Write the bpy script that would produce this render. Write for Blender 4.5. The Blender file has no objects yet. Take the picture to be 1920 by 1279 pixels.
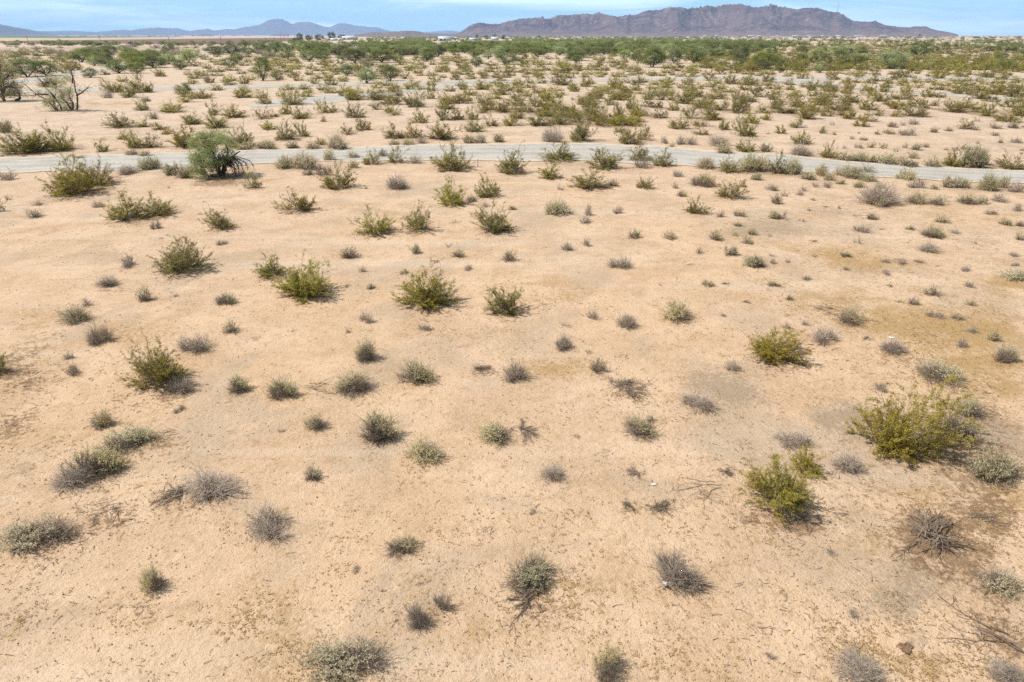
import bpy, math, random
import numpy as np
from mathutils import Vector, Matrix

rng = np.random.default_rng(7)
random.seed(7)
R = math.radians
SC = bpy.context.scene
COL = SC.collection

# ------------------------------------------------------------------ camera model
CAMH = 9.0
FPX = 1280.0                      # focal length in photo pixels (1920 wide)
PITCH = math.atan((639.5 - 65.6) / FPX)
CP, SP = math.cos(PITCH), math.sin(PITCH)


def ray(x, y):
    dx = (np.asarray(x, float) - 960.0) / FPX
    dy = (639.5 - np.asarray(y, float)) / FPX
    return dx, CP + dy * SP, -SP + dy * CP


def ground(x, y):
    """where the level ground is seen at a photo point: world x, world y, depth along the view axis"""
    a, b, c = ray(x, y)
    t = -CAMH / np.minimum(c, -1e-5)
    return a * t, b * t, t


# ------------------------------------------------------------------ noise helpers
_T = np.random.default_rng(3).random((256, 256))


def vnoise(x, y):
    x = np.asarray(x, float); y = np.asarray(y, float)
    xi = np.floor(x).astype(int); yi = np.floor(y).astype(int)
    fx = x - xi; fy = y - yi
    fx = fx * fx * (3 - 2 * fx); fy = fy * fy * (3 - 2 * fy)
    a = _T[xi & 255, yi & 255]; b = _T[(xi + 1) & 255, yi & 255]
    c = _T[xi & 255, (yi + 1) & 255]; d = _T[(xi + 1) & 255, (yi + 1) & 255]
    return (a * (1 - fx) + b * fx) * (1 - fy) + (c * (1 - fx) + d * fx) * fy


def fbm(x, y, o=4, g=0.5):
    s = 0.0; a = 1.0; n = 0.0
    for k in range(o):
        s = s + a * vnoise(x * 2 ** k + 17.3 * k, y * 2 ** k + 9.1 * k); n += a; a *= g
    return s / n


def ridged(x, y, o=5, g=0.55):
    s = 0.0; a = 1.0; n = 0.0
    for k in range(o):
        v = 1 - np.abs(2 * vnoise(x * 2 ** k + 31.7 * k, y * 2 ** k + 5.3 * k) - 1)
        s = s + a * v * v; n += a; a *= g
    return s / n


def hgt(x, y):
    d = np.hypot(x, y)
    f = np.clip((230 - d) / 130, 0, 1)
    return f * (0.30 * (fbm(np.asarray(x) / 16 + 50, np.asarray(y) / 16 + 50, 2) - 0.5)
                + 0.05 * (fbm(np.asarray(x) / 3.1 + 9, np.asarray(y) / 3.1 + 9, 2) - 0.5))


# ------------------------------------------------------------------ mesh helpers
def mesh_from(name, parts, mats):
    """parts: list of (V (n,3), quads (m,4), tone (m,), material index)"""
    vs, fs, ts, ms = [], [], [], []
    off = 0
    for V, F, T, mi in parts:
        if len(F) == 0: continue
        vs.append(V.reshape(-1, 3)); fs.append(F + off)
        ts.append(np.broadcast_to(np.asarray(T, float), (len(F),)))
        ms.append(np.full(len(F), mi))
        off += len(V.reshape(-1, 3))
    V = np.concatenate(vs); F = np.concatenate(fs); T = np.concatenate(ts); MI = np.concatenate(ms)
    me = bpy.data.meshes.new(name)
    me.vertices.add(len(V)); me.vertices.foreach_set('co', V.astype(np.float32).ravel())
    me.loops.add(F.size); me.loops.foreach_set('vertex_index', F.astype(np.int32).ravel())
    me.polygons.add(len(F))
    me.polygons.foreach_set('loop_start', np.arange(0, F.size, 4, dtype=np.int32))
    me.polygons.foreach_set('material_index', MI.astype(np.int32))
    at = me.attributes.new('tone', 'FLOAT', 'FACE'); at.data.foreach_set('value', T.astype(np.float32))
    for m in mats: me.materials.append(m)
    me.update(calc_edges=True)
    me.validate()
    return me


def tubes(P, Rad, S=3):
    P = np.asarray(P, float); N, K, _ = P.shape
    Rad = np.broadcast_to(np.asarray(Rad, float), (N, K))
    T = np.gradient(P, axis=1)
    T /= np.linalg.norm(T, axis=2, keepdims=True) + 1e-9
    ref = np.zeros_like(T); ref[..., 0] = 0.31; ref[..., 1] = 0.87; ref[..., 2] = 0.38
    A = np.cross(T, ref); A /= np.linalg.norm(A, axis=2, keepdims=True) + 1e-9
    B = np.cross(T, A)
    ang = np.arange(S) * 2 * math.pi / S
    V = P[:, :, None, :] + Rad[:, :, None, None] * (np.cos(ang)[None, None, :, None] * A[:, :, None, :]
                                                 + np.sin(ang)[None, None, :, None] * B[:, :, None, :])
    idx = np.arange(N * K * S).reshape(N, K, S)
    a = idx[:, :-1, :]; b = np.roll(a, -1, axis=2); d = idx[:, 1:, :]; c = np.roll(d, -1, axis=2)
    F = np.stack([a, b, c, d], -1).reshape(-1, 4)
    return V.reshape(-1, 3), F


def leaves(C, size, rg, aspect=0.5, up=0.0, flat=0.55):
    C = np.asarray(C, float); M = len(C)
    nn = rg.normal(size=(M, 3)); nn[:, 2] = np.abs(nn[:, 2]) + flat
    a = np.cross(nn, rg.normal(size=(M, 3))); a[:, 2] += up
    a /= np.linalg.norm(a, axis=1, keepdims=True)
    b = np.cross(a, nn); b /= np.linalg.norm(b, axis=1, keepdims=True) + 1e-9
    s = np.broadcast_to(np.asarray(size, float), (M,))[:, None]
    V = np.stack([C - a * s, C + b * s * aspect, C + a * s, C - b * s * aspect], 1)
    F = np.arange(M * 4).reshape(M, 4)
    return V.reshape(-1, 3), F


def boxq(x0, x1, y0, y1, z0, z1):
    V = np.array([[x0, y0, z0], [x1, y0, z0], [x1, y1, z0], [x0, y1, z0], [x0, y0, z1], [x1, y0, z1], [x1, y1, z1], [x0, y1, z1]], float)
    F = np.array([[0, 3, 2, 1], [4, 5, 6, 7], [0, 1, 5, 4], [1, 2, 6, 5], [2, 3, 7, 6], [3, 0, 4, 7]])
    return V, F


def curves(start, d, length, K, rg, bend=0.15, lift=0.0):
    """N curved polylines from start along d"""
    N = len(start)
    d = d / (np.linalg.norm(d, axis=1, keepdims=True) + 1e-9)
    side = rg.normal(size=(N, 3)); side -= (side * d).sum(1, keepdims=True) * d
    side /= np.linalg.norm(side, axis=1, keepdims=True) + 1e-9
    t = np.linspace(0, 1, K)[None, :, None]
    L = np.broadcast_to(np.asarray(length, float), (N,))[:, None, None]
    P = start[:, None, :] + d[:, None, :] * t * L + side[:, None, :] * (bend * L * t * t) * rg.normal(size=(N, 1, 1))
    P[:, :, 2] += (lift * L * t * t)[:, :, 0]
    P[:, 1:] += rg.normal(size=(N, K - 1, 3)) * 0.02 * L
    return P


def along(P, t):
    """points on polylines P (N,K,3) at parameters t (N,)"""
    K = P.shape[1]
    f = np.clip(t, 0, 0.9999) * (K - 1); i = f.astype(int); f = (f - i)[:, None]
    n = np.arange(len(P))
    return P[n, i] * (1 - f) + P[n, i + 1] * f, P[n, i + 1] - P[n, i]


# ------------------------------------------------------------------ materials
def nodes_of(name):
    m = bpy.data.materials.new(name); m.use_nodes = True
    nt = m.node_tree; nt.nodes.clear()
    return m, nt, nt.nodes.new('ShaderNodeOutputMaterial')


class G:
    def __init__(s, nt): s.nt = nt
    def n(s, t, **kw):
        nd = s.nt.nodes.new(t)
        for k, v in kw.items(): setattr(nd, k, v)
        return nd
    def link(s, a, b): s.nt.links.new(a, b)
    def put(s, sock, v):
        if isinstance(v, bpy.types.NodeSocket): s.link(v, sock)
        elif v is not None:
            if isinstance(v, tuple) and len(v) == 3 and sock.type == 'RGBA': v = (*v, 1)
            sock.default_value = v
    def math(s, op, a, b=0.0, c=None, clamp=False):
        nd = s.n('ShaderNodeMath', operation=op, use_clamp=clamp)
        s.put(nd.inputs[0], a); s.put(nd.inputs[1], b)
        if c is not None: s.put(nd.inputs[2], c)
        return nd.outputs[0]
    def mix(s, f, a, b, blend='MIX'):
        nd = s.n('ShaderNodeMix', data_type='RGBA', blend_type=blend)
        s.put(nd.inputs[0], f); s.put(nd.inputs[6], a); s.put(nd.inputs[7], b)
        return nd.outputs[2]
    def noise(s, vec, scale, detail=3, rough=0.55, dist=0.0):
        nd = s.n('ShaderNodeTexNoise'); nd.inputs['Scale'].default_value = scale
        nd.inputs['Detail'].default_value = detail; nd.inputs['Roughness'].default_value = rough
        nd.inputs['Distortion'].default_value = dist
        s.put(nd.inputs['Vector'], vec); return nd.outputs[0]
    def step(s, v, lo, hi):
        nd = s.n('ShaderNodeMapRange', interpolation_type='SMOOTHSTEP')
        s.put(nd.inputs[0], v); nd.inputs[1].default_value = lo; nd.inputs[2].default_value = hi
        return nd.outputs[0]
    def attr(s, name):
        return s.n('ShaderNodeAttribute', attribute_name=name).outputs['Fac']
    def rand(s): return s.n('ShaderNodeObjectInfo').outputs['Random']
    def pos(s): return s.n('ShaderNodeNewGeometry').outputs['Position']
    def objco(s): return s.n('ShaderNodeTexCoord').outputs['Object']


def leaf_mat(name, dark, mid, light, trans=0.3, shift=0.25):
    m, nt, out = nodes_of(name); g = G(nt)
    t = g.attr('tone')
    c = g.mix(g.step(t, 0.0, 0.5), dark, mid)
    c = g.mix(g.step(t, 0.5, 1.0), c, light)
    r = g.rand()
    hv = g.n('ShaderNodeHueSaturation')
    g.put(hv.inputs['Hue'], g.math('MULTIPLY_ADD', r, 0.03, 0.485))
    r2 = g.math('FRACT', g.math('MULTIPLY', r, 17.31))
    r3 = g.math('FRACT', g.math('MULTIPLY', r, 91.7))
    g.put(hv.inputs['Saturation'], g.math('MULTIPLY_ADD', r2, 0.3, 0.82))
    g.put(hv.inputs['Value'], g.math('MULTIPLY_ADD', r3, 2 * shift, 1 - shift))
    g.put(hv.inputs['Color'], c)
    d = g.n('ShaderNodeBsdfPrincipled'); g.put(d.inputs['Base Color'], hv.outputs[0])
    d.inputs['Roughness'].default_value = 0.6; d.inputs['Specular IOR Level'].default_value = 0.25
    tr = g.n('ShaderNodeBsdfTranslucent'); g.put(tr.inputs[0], hv.outputs[0])
    mx = g.n('ShaderNodeMixShader'); mx.inputs[0].default_value = trans
    g.link(d.outputs[0], mx.inputs[1]); g.link(tr.outputs[0], mx.inputs[2])
    g.link(mx.outputs[0], out.inputs['Surface'])
    return m


def wood_mat(name, dark, light, shift=0.2):
    m, nt, out = nodes_of(name); g = G(nt)
    t = g.attr('tone')
    nz = g.noise(g.objco(), 9.0, 3)
    c = g.mix(g.math('ADD', g.math('MULTIPLY', t, 0.6), g.math('MULTIPLY', nz, 0.4)), dark, light)
    hv = g.n('ShaderNodeHueSaturation')
    g.put(hv.inputs['Value'], g.math('MULTIPLY_ADD', g.rand(), 2 * shift, 1 - shift)); g.put(hv.inputs['Color'], c)
    d = g.n('ShaderNodeBsdfPrincipled'); g.put(d.inputs['Base Color'], hv.outputs[0])
    d.inputs['Roughness'].default_value = 0.85; d.inputs['Specular IOR Level'].default_value = 0.15
    g.link(d.outputs[0], out.inputs['Surface'])
    return m


def plain_mat(name, col, col2=None, scale=3.0, rough=0.7, metal=0.0):
    m, nt, out = nodes_of(name); g = G(nt)
    nz = g.noise(g.objco(), scale, 4)
    c = g.mix(g.step(nz, 0.35, 0.65), col, col2 or tuple(0.8 * v for v in col))
    d = g.n('ShaderNodeBsdfPrincipled'); g.put(d.inputs['Base Color'], c)
    d.inputs['Roughness'].default_value = rough; d.inputs['Metallic'].default_value = metal
    g.link(d.outputs[0], out.inputs['Surface'])
    return m


M = {}
M['creo_leaf'] = leaf_mat('creosote_leaf', (0.135, 0.108, 0.011), (0.295, 0.243, 0.026), (0.51, 0.425, 0.105), 0.32)
M['creo_wood'] = wood_mat('creosote_stem', (0.20, 0.155, 0.11), (0.50, 0.43, 0.34))
M['sage_leaf'] = leaf_mat('bursage_leaf', (0.46, 0.385, 0.20), (0.68, 0.59, 0.35), (0.82, 0.74, 0.50), 0.42, 0.18)
M['sage_twig'] = wood_mat('bursage_twig', (0.12, 0.085, 0.062), (0.44, 0.35, 0.27))
M['dry_twig'] = wood_mat('dry_twig', (0.22, 0.165, 0.13), (0.66, 0.545, 0.44))
M['dead_wood'] = wood_mat('dead_wood', (0.075, 0.05, 0.036), (0.32, 0.245, 0.185))
M['tree_leaf'] = leaf_mat('mesquite_leaf', (0.11, 0.125, 0.026), (0.205, 0.235, 0.058), (0.32, 0.345, 0.115), 0.38)
M['verde_leaf'] = leaf_mat('palo_verde_leaf', (0.25, 0.29, 0.11), (0.40, 0.455, 0.19), (0.54, 0.59, 0.29), 0.48, 0.1)
M['grey_leaf'] = leaf_mat('grey_green_leaf', (0.24, 0.22, 0.11), (0.40, 0.37, 0.20), (0.56, 0.52, 0.32), 0.4)
M['dark_leaf'] = leaf_mat('dark_tree_leaf', (0.045, 0.065, 0.02), (0.085, 0.115, 0.035), (0.14, 0.175, 0.06))
M['bark'] = wood_mat('bark', (0.035, 0.027, 0.02), (0.11, 0.085, 0.06))
M['old_bark'] = wood_mat('old_bark', (0.075, 0.052, 0.04), (0.20, 0.15, 0.11))
M['white'] = plain_mat('white_paint', (0.62, 0.62, 0.60), (0.54, 0.54, 0.52))
M['metal_roof'] = plain_mat('metal_roof', (0.52, 0.58, 0.66), (0.45, 0.5, 0.58), rough=0.45)
M['cream'] = plain_mat('cream_wall', (0.55, 0.49, 0.42), (0.5, 0.44, 0.37))
M['dark'] = plain_mat('dark_opening', (0.03, 0.028, 0.027))
M['tan_roof'] = plain_mat('tan_roof', (0.35, 0.25, 0.18), (0.3, 0.2, 0.15))
M['pole'] = plain_mat('pole_wood', (0.09, 0.065, 0.05), (0.06, 0.045, 0.035))
M['steel'] = plain_mat('steel', (0.25, 0.25, 0.27), (0.2, 0.2, 0.22), rough=0.5)

# ------------------------------------------------------------------ shrub and tree kinds (unit size: 1 wide, 1 high)
def creosote(seed, lod):
    rg = np.random.default_rng(seed)
    n = {-1: 60, 0: 40, 1: 22, 2: 11}[lod]
    nsec = {-1: 9, 0: 7, 1: 5, 2: 0}[lod]
    lob = rg.random(8)
    phi = (np.arange(n) + rg.random(n)) / n * 2 * math.pi * 3
    th = R(8) + (R(82) - R(8)) * rg.random(n) ** 0.75
    env = 0.72 + 0.36 * np.interp((phi / (2 * math.pi)) % 1 * 8, np.arange(9), np.append(lob, lob[0]))
    la, lk = rg.random() * 6.2832, 0.38 * rg.random(); bare = (0.10 + 0.30 * rg.random()) * (0.2 if lod < 0 else 1.0)
    env = env * (1 + lk * np.cos(phi - la))
    ln = env * (0.7 + 0.5 * rg.random(n)) / np.sqrt((np.sin(th) / 0.52) ** 2 + (np.cos(th) / 1.0) ** 2)
    d = np.stack([np.sin(th) * np.cos(phi), np.sin(th) * np.sin(phi), np.cos(th)], 1)
    st = np.stack([rg.normal(size=n) * 0.045, rg.normal(size=n) * 0.045, np.full(n, -0.03)], 1)
    P = curves(st, d, ln, 6, rg, 0.14, 0.05)
    w = {-1: 0.0055, 0: 0.0075, 1: 0.010, 2: 0.018}[lod]
    parts = []
    V, F = tubes(P, np.linspace(1, 0.35, 6)[None, :] * w)
    parts.append((V, F, 0.25 + 0.6 * np.repeat(rg.random(n), 5 * 3), 0))
    cl, ct = [], []
    if nsec:
        k = np.repeat(np.arange(n), nsec)
        t = 0.22 + 0.76 * rg.random(len(k))
        s, tg = along(P[k], t)
        dd = tg / np.linalg.norm(tg, axis=1, keepdims=True) + rg.normal(size=(len(k), 3)) * 0.55
        dd[:, 2] += 0.3
        Q = curves(s, dd, 0.11 + 0.17 * rg.random(len(k)), 4, rg, 0.2, 0.05)
        V, F = tubes(Q, np.linspace(0.55, 0.2, 4)[None, :] * w)
        parts.append((V, F, 0.2 + 0.6 * np.repeat(rg.random(len(k)), 9), 0))
        keep = (rg.random(len(Q)) > 0.12) & (rg.random(n) > bare)[np.repeat(np.arange(n), nsec)]
        Q = Q[keep]
        m = {-1: 7, 0: 6, 1: 5}[lod]
        for j in range(m):
            p, _ = along(Q, 0.25 + 0.8 * rg.random(len(Q)))
            cl.append(p); ct.append(rg.random(len(Q)))
    m = {-1: 3, 0: 3, 1: 3, 2: 9}[lod]
    for j in range(m):
        p, _ = along(P, (0.35 if lod == 2 else 0.7) + (0.65 if lod == 2 else 0.3) * rg.random(n))
        cl.append(p); ct.append(rg.random(n))
    nf = {-1: 330, 0: 110, 1: 80, 2: 60}[lod]
    fz = (0.28 if lod < 0 else 0.06) + (0.72 if lod < 0 else 0.94) * rg.random(nf); fp = rg.random(nf) * 6.2832; fr = np.sqrt(1 - fz ** 2) * 0.5
    fe = (1 + lk * np.cos(fp - la)) * (0.72 + 0.36 * np.interp(fp / 6.2832 * 8, np.arange(9), np.append(lob, lob[0]))) * (0.5 + 0.45 * rg.random(nf))
    cl.append(np.stack([fr * np.cos(fp), fr * np.sin(fp), fz], 1) * fe[:, None]); ct.append(rg.random(nf))
    cl = np.concatenate(cl); ct = np.concatenate(ct)
    per = {-1: 11, 0: 9, 1: 6, 2: 3}[lod]; sp = {-1: 0.013, 0: 0.017, 1: 0.026, 2: 0.055}[lod]; sz = {-1: 0.0082, 0: 0.0116, 1: 0.0195, 2: 0.048}[lod]
    C = np.repeat(cl, per, 0) + rg.normal(size=(len(cl) * per, 3)) * sp
    C[:, 2] = np.maximum(C[:, 2], 0.01)
    tone = np.clip(np.repeat(ct, per) * 0.7 + 0.3 * rg.random(len(C)), 0, 1)
    V, F = leaves(C, sz * (0.7 + 0.6 * rg.random(len(C))), rg, 0.55)
    return [('stems', parts, ['creo_wood']), ('foliage', [(V, F, tone, 0)], ['creo_leaf'])]


def mound(seed, lod, leafy=1.0, leafm='sage_leaf', twigm='sage_twig', upright=0.0, ragged=0.25):
    """rounded mound of fine twigs; leafy tops on the living ones"""
    rg = np.random.default_rng(seed)
    n = {0: 210, 1: 80, 2: 30}[lod]
    u = rg.random(n); phi = rg.random(n) * 2 * math.pi
    cz = 0.02 + 0.98 * u ** (1.0 - 0.55 * upright)
    sr = np.sqrt(1 - cz ** 2)
    d = np.stack([sr * np.cos(phi), sr * np.sin(phi), cz], 1)
    lob = rg.random((8,)); env = 0.62 + 0.5 * np.interp((phi / (2 * math.pi)) % 1 * 8, np.arange(9), np.append(lob, lob[0]))
    ln = env * (1 - ragged + ragged * 1.5 * rg.random(n)) / np.sqrt((sr / 0.5) ** 2 + cz ** 2)
    st = rg.normal(size=(n, 3)) * np.array([0.10, 0.10, 0.0]) * (1 - 0.6 * upright); st[:, 2] = 0.0
    ns_ = 1 + int(rg.integers(0, 3)); ca = rg.random() * 6.28 + np.arange(ns_) * (6.28 / ns_) + rg.normal(size=ns_) * 0.5
    cr = 0.0 if ns_ == 1 else 0.2; csz = 1.0 if ns_ == 1 else 0.74
    which = rg.integers(0, ns_, n)
    cen = np.stack([np.cos(ca) * cr, np.sin(ca) * cr, 0 * ca], 1); sz_ = csz * (0.72 + 0.5 * rg.random(ns_)); zs = sz_ * (1.1 if ns_ == 1 else 1.45)
    st = st * sz_[which][:, None] + cen[which]
    d = d * np.array([1, 1, 0]) + d * np.array([0, 0, 1]) * (zs / sz_)[which][:, None]
    lean = rg.normal(size=(ns_, 2)) * 0.16; d[:, :2] += lean[which]
    ln = ln * sz_[which]
    P = curves(st, d, ln * 0.8, 4, rg, 0.22, 0.04)
    w = {0: 0.0048, 1: 0.008, 2: 0.015}[lod]
    V, F = tubes(P, np.linspace(1.0, 0.45, 4)[None, :] * w)
    tw = [(V, F, np.repeat(rg.random(n), 9), 0)]
    ns = {0: 5, 1: 4, 2: 2}[lod]
    k = np.repeat(np.arange(n), ns)
    s, tg = along(P[k], 0.35 + 0.6 * rg.random(len(k)))
    dd = tg / np.linalg.norm(tg, axis=1, keepdims=True) + rg.normal(size=(len(k), 3)) * 0.55
    Q = curves(s, dd, 0.10 + 0.16 * rg.random(len(k)), 3, rg, 0.2, 0.0)
    V, F = tubes(Q, np.linspace(0.7, 0.35, 3)[None, :] * w)
    V[:, 2] = np.maximum(V[:, 2], 0.004)
    tw.append((V, F, np.repeat(rg.random(len(k)), 6), 0))
    out = [('twigs', tw, [twigm])]
    if leafy > 0:
        a = rg.random(3) * 6.28
        per = {0: 10, 1: 9, 2: 8}[lod]
        L = []
        for j in range(per):
            p, tg2 = along(Q, 0.3 + 0.7 * rg.random(len(Q))); L.append(p + tg2 * rg.random((len(Q), 1)) * 0.5)
        L = np.concatenate(L)
        # the living part of the crown: upper, and a random side of it
        score = L[:, 2] + 0.30 * np.sin(np.arctan2(L[:, 1], L[:, 0]) + a[0]) + rg.normal(size=len(L)) * 0.06
        L = L[score > np.quantile(score, max(0.0, 1 - 0.72 * leafy))]
        L = L + rg.normal(size=L.shape) * 0.013
        L[:, 2] = np.maximum(L[:, 2], 0.01)
        sz = {0: 0.0150, 1: 0.0235, 2: 0.052}[lod]
        V, F = leaves(L, sz * (0.7 + 0.6 * rg.random(len(L))), rg, 0.42, 0.5)
        out.append(('foliage', [(V, F, rg.random(len(L)), 0)], [leafm]))
    return out


def brush(seed, lod, spread=1.0):
    """dead branches collapsed on the ground"""
    rg = np.random.default_rng(seed)
    n = 20
    a0 = rg.random() * 6.28
    phi = a0 + rg.normal(size=n) * 0.75 + (rg.random(n) < 0.3) * 3.1
    st = np.stack([rg.normal(size=n) * 0.10 - 0.16 * math.cos(a0), rg.normal(size=n) * 0.10 - 0.16 * math.sin(a0), 0.05 + 0.25 * rg.random(n)], 1)
    d = np.stack([np.cos(phi), np.sin(phi), -0.05 + 0.42 * rg.random(n)], 1)
    P = curves(st, d, 0.28 + 0.36 * rg.random(n), 6, rg, 0.35, -0.25)
    w = 0.0105
    parts = []
    V, F = tubes(P, np.linspace(1.2, 0.35, 6)[None, :] * w, 4)
    parts.append((V, F, np.repeat(rg.random(n), 20), 0))
    k = np.repeat(np.arange(n), 18)
    s, tg = along(P[k], 0.15 + 0.8 * rg.random(len(k)))
    dd = tg / np.linalg.norm(tg, axis=1, keepdims=True) + rg.normal(size=(len(k), 3)) * np.array([0.6, 0.6, 0.5])
    Q = curves(s, dd, 0.08 + 0.20 * rg.random(len(k)), 5, rg, 0.35, -0.2)
    V2, F2 = tubes(Q, np.linspace(0.55, 0.22, 5)[None, :] * w)
    parts.append((V2, F2, np.repeat(rg.random(len(k)), 12), 0))
    for V, F, T, mi in parts: V[:, 2] = np.maximum(V[:, 2], 0.012 + 0.02 * rg.random(len(V)))
    return [('branches', parts, ['dead_wood'])]


def sticks(seed, lod):
    """a few crooked fallen sticks"""
    rg = np.random.default_rng(seed)
    n = 5
    a0 = rg.random() * 6.28
    phi = a0 + rg.normal(size=n) * 0.5
    st = np.stack([rg.normal(size=n) * 0.14 - 0.3 * math.cos(a0), rg.normal(size=n) * 0.14 - 0.3 * math.sin(a0), 0.05 + 0.1 * rg.random(n)], 1)
    d = np.stack([np.cos(phi), np.sin(phi), 0.25 * rg.random(n)], 1)
    P = curves(st, d, 0.5 + 0.45 * rg.random(n), 8, rg, 0.4, -0.15)
    w = 0.0085
    parts = []
    V, F = tubes(P, np.linspace(1.3, 0.35, 8)[None, :] * w, 4)
    parts.append((V, F, np.repeat(rg.random(n), 28), 0))
    k = np.repeat(np.arange(n), 5)
    s, tg = along(P[k], 0.2 + 0.7 * rg.random(len(k)))
    dd = tg / np.linalg.norm(tg, axis=1, keepdims=True) + rg.normal(size=(len(k), 3)) * np.array([0.8, 0.8, 0.4])
    Q = curves(s, dd, 0.12 + 0.2 * rg.random(len(k)), 5, rg, 0.35, -0.1)
    V2, F2 = tubes(Q, np.linspace(0.6, 0.25, 5)[None, :] * w)
    parts.append((V2, F2, np.repeat(rg.random(len(k)), 12), 0))
    for V, F, T, mi in parts: V[:, 2] = np.maximum(V[:, 2], 0.012 + 0.03 * rg.random(len(V)))
    return [('branches', parts, ['dead_wood'])]


def tree(seed, lod, leafm='tree_leaf', low=0.12, dens=1.0, ncl=None, tall=0.0):
    rg = np.random.default_rng(seed)
    nm = 4
    phi = rg.random() * 6.28 + np.arange(nm) * 6.28 / nm + rg.normal(size=nm) * 0.4
    d = np.stack([np.cos(phi) * 0.5, np.sin(phi) * 0.5, np.full(nm, 0.9)], 1)
    st = rg.normal(size=(nm, 3)) * 0.02; st[:, 2] = -0.02
    P = curves(st, d, 0.6 + 0.15 * rg.random(nm), 6, rg, 0.2, 0.05)
    V, F = tubes(P, np.linspace(0.022, 0.008, 6)[None, :], 5)
    wood = [(V, F, 0.5, 0)]
    n = ncl or {0: 120, 1: 85, 2: 46}[lod]
    u = rg.normal(size=(n, 3)); u /= np.linalg.norm(u, axis=1, keepdims=True)
    rr = 0.55 + 0.45 * rg.random(n) ** 0.6
    lob = rg.random(7); ph = np.arctan2(u[:, 1], u[:, 0])
    env = 0.8 + 0.28 * np.interp((ph / 6.2832) % 1 * 7, np.arange(8), np.append(lob, lob[0]))
    C = u * rr[:, None] * env[:, None] * np.array([0.47, 0.47, 0.50]) + np.array([0, 0, 0.47])
    C = C[C[:, 2] > low]; n = len(C)
    # a limb from the nearest main stem point to each clump
    pts = P[:, 2:].reshape(-1, 3)
    q = pts[np.argmin(((C[:, None] - pts[None]) ** 2).sum(2) + 0.05 * rg.random((n, len(pts))), 1)]
    Q = q[:, None] + (C - q)[:, None] * np.linspace(0, 1, 4)[None, :, None] + rg.normal(size=(n, 4, 3)) * 0.012
    V, F = tubes(Q, np.linspace(0.009, 0.003, 4)[None, :])
    wood.append((V, F, 0.4, 0))
    per = {0: 90, 1: 60, 2: 26}[lod]; per = int(per * dens)
    sz = {0: 0.016, 1: 0.022, 2: 0.042}[lod]
    cs = 0.05 + 0.035 * rg.random(n)
    L = np.repeat(C, per, 0) + rg.normal(size=(n * per, 3)) * np.repeat(cs, per)[:, None] * np.array([1.1, 1.1, 0.75])
    L[:, 2] = np.maximum(L[:, 2], 0.02)
    tone = np.clip(np.repeat(rg.random(n), per) * 0.6 + 0.4 * rg.random(len(L)), 0, 1)
    V, F = leaves(L, sz * (0.7 + 0.6 * rg.random(len(L))), rg, 0.45)
    return [('trunk', wood, ['bark']), ('crown', [(V, F, tone, 0)], [leafm])]


PROTO = {}
def proto(kind, lod, v, solo):
    """meshes of one kind: solo = both looks in one mesh (too small in the photo to show parts)"""
    key = (kind, lod, v, solo)
    if key in PROTO: return PROTO[key]
    seed = 1000 * (sorted(GEN).index(kind) + 1) + 10 * v + lod
    ps = GEN[kind](seed, lod)
    allv = np.concatenate([q[0] for _, pp, _ in ps for q in pp])
    lo_ = np.quantile(allv[:, :2], 0.035, 0); hi_ = np.quantile(allv[:, :2], 0.965, 0)
    mid = np.array([*(0.8 * (lo_ + hi_) / 2), 0.0]); kz = 1.0 / np.quantile(allv[:, 2], 0.985)
    rad_ = np.hypot(allv[:, 0] - mid[0], allv[:, 1] - mid[1])
    kr = 0.5 / np.quantile(rad_, 0.90 if kind in ('brush_pile', 'fallen_branch') else 0.95)
    ps = [(nm, [((V - mid) * np.array([kr, kr, kz]), F, T, mi) for V, F, T, mi in pp], ms) for nm, pp, ms in ps]
    if solo and len(ps) > 1:
        allp, mats = [], []
        for nm, parts, ms in ps:
            allp += [(V, F, T, mi + len(mats)) for V, F, T, mi in parts]; mats += [M[q] for q in ms]
        res = [(None, mesh_from(kind, allp, mats))]
    elif len(ps) == 1:
        res = [(None, mesh_from(kind, ps[0][1], [M[q] for q in ps[0][2]]))]
    else:
        res = [(nm, mesh_from(kind + '_' + nm, parts, [M[q] for q in ms])) for nm, parts, ms in ps]
    PROTO[key] = res
    return res


GEN = {
    'creosote_bush': creosote,
    'bursage_bush': lambda s, l: mound(s, l, 0.62, ragged=0.34),
    'saltbush': lambda s, l: mound(s, l, 1.15, 'sage_leaf', 'sage_twig', 0.0, 0.15),
    'dry_bush': lambda s, l: mound(s, l, 0.0, 'sage_leaf', 'dry_twig', 0.35, 0.35),
    'brush_pile': brush,
    'fallen_branch': sticks,
    'mesquite_tree': lambda s, l: tree(s, l),
    'dark_tree': lambda s, l: tree(s, l, 'dark_leaf', 0.05, 1.2),
    'palo_verde_tree': lambda s, l: tree(s, l, 'verde_leaf', 0.1, 0.8),
}
NVAR = {'creosote_bush': 12, 'bursage_bush': 10, 'saltbush': 6, 'dry_bush': 9, 'brush_pile': 6, 'fallen_branch': 6,
        'mesquite_tree': 6, 'dark_tree': 3, 'palo_verde_tree': 3}
CAT = {'creosote_bush': 'bush', 'bursage_bush': 'bush', 'saltbush': 'bush', 'dry_bush': 'bush', 'brush_pile': 'brush pile',
       'fallen_branch': 'branch', 'mesquite_tree': 'tree', 'dark_tree': 'tree', 'palo_verde_tree': 'tree'}
GROUP = {'creosote_bush': 'olive creosote bushes on the sand', 'bursage_bush': 'grey-green bursage on the sand',
         'saltbush': 'pale saltbushes along the gravel road', 'dry_bush': 'dry leafless bushes on the sand',
         'brush_pile': 'piles of dead brush', 'fallen_branch': 'fallen dead branches', 'mesquite_tree': 'green trees of the far scrub',
         'dark_tree': 'dark trees round the farm', 'palo_verde_tree': 'green trees of the far scrub'}

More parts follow.
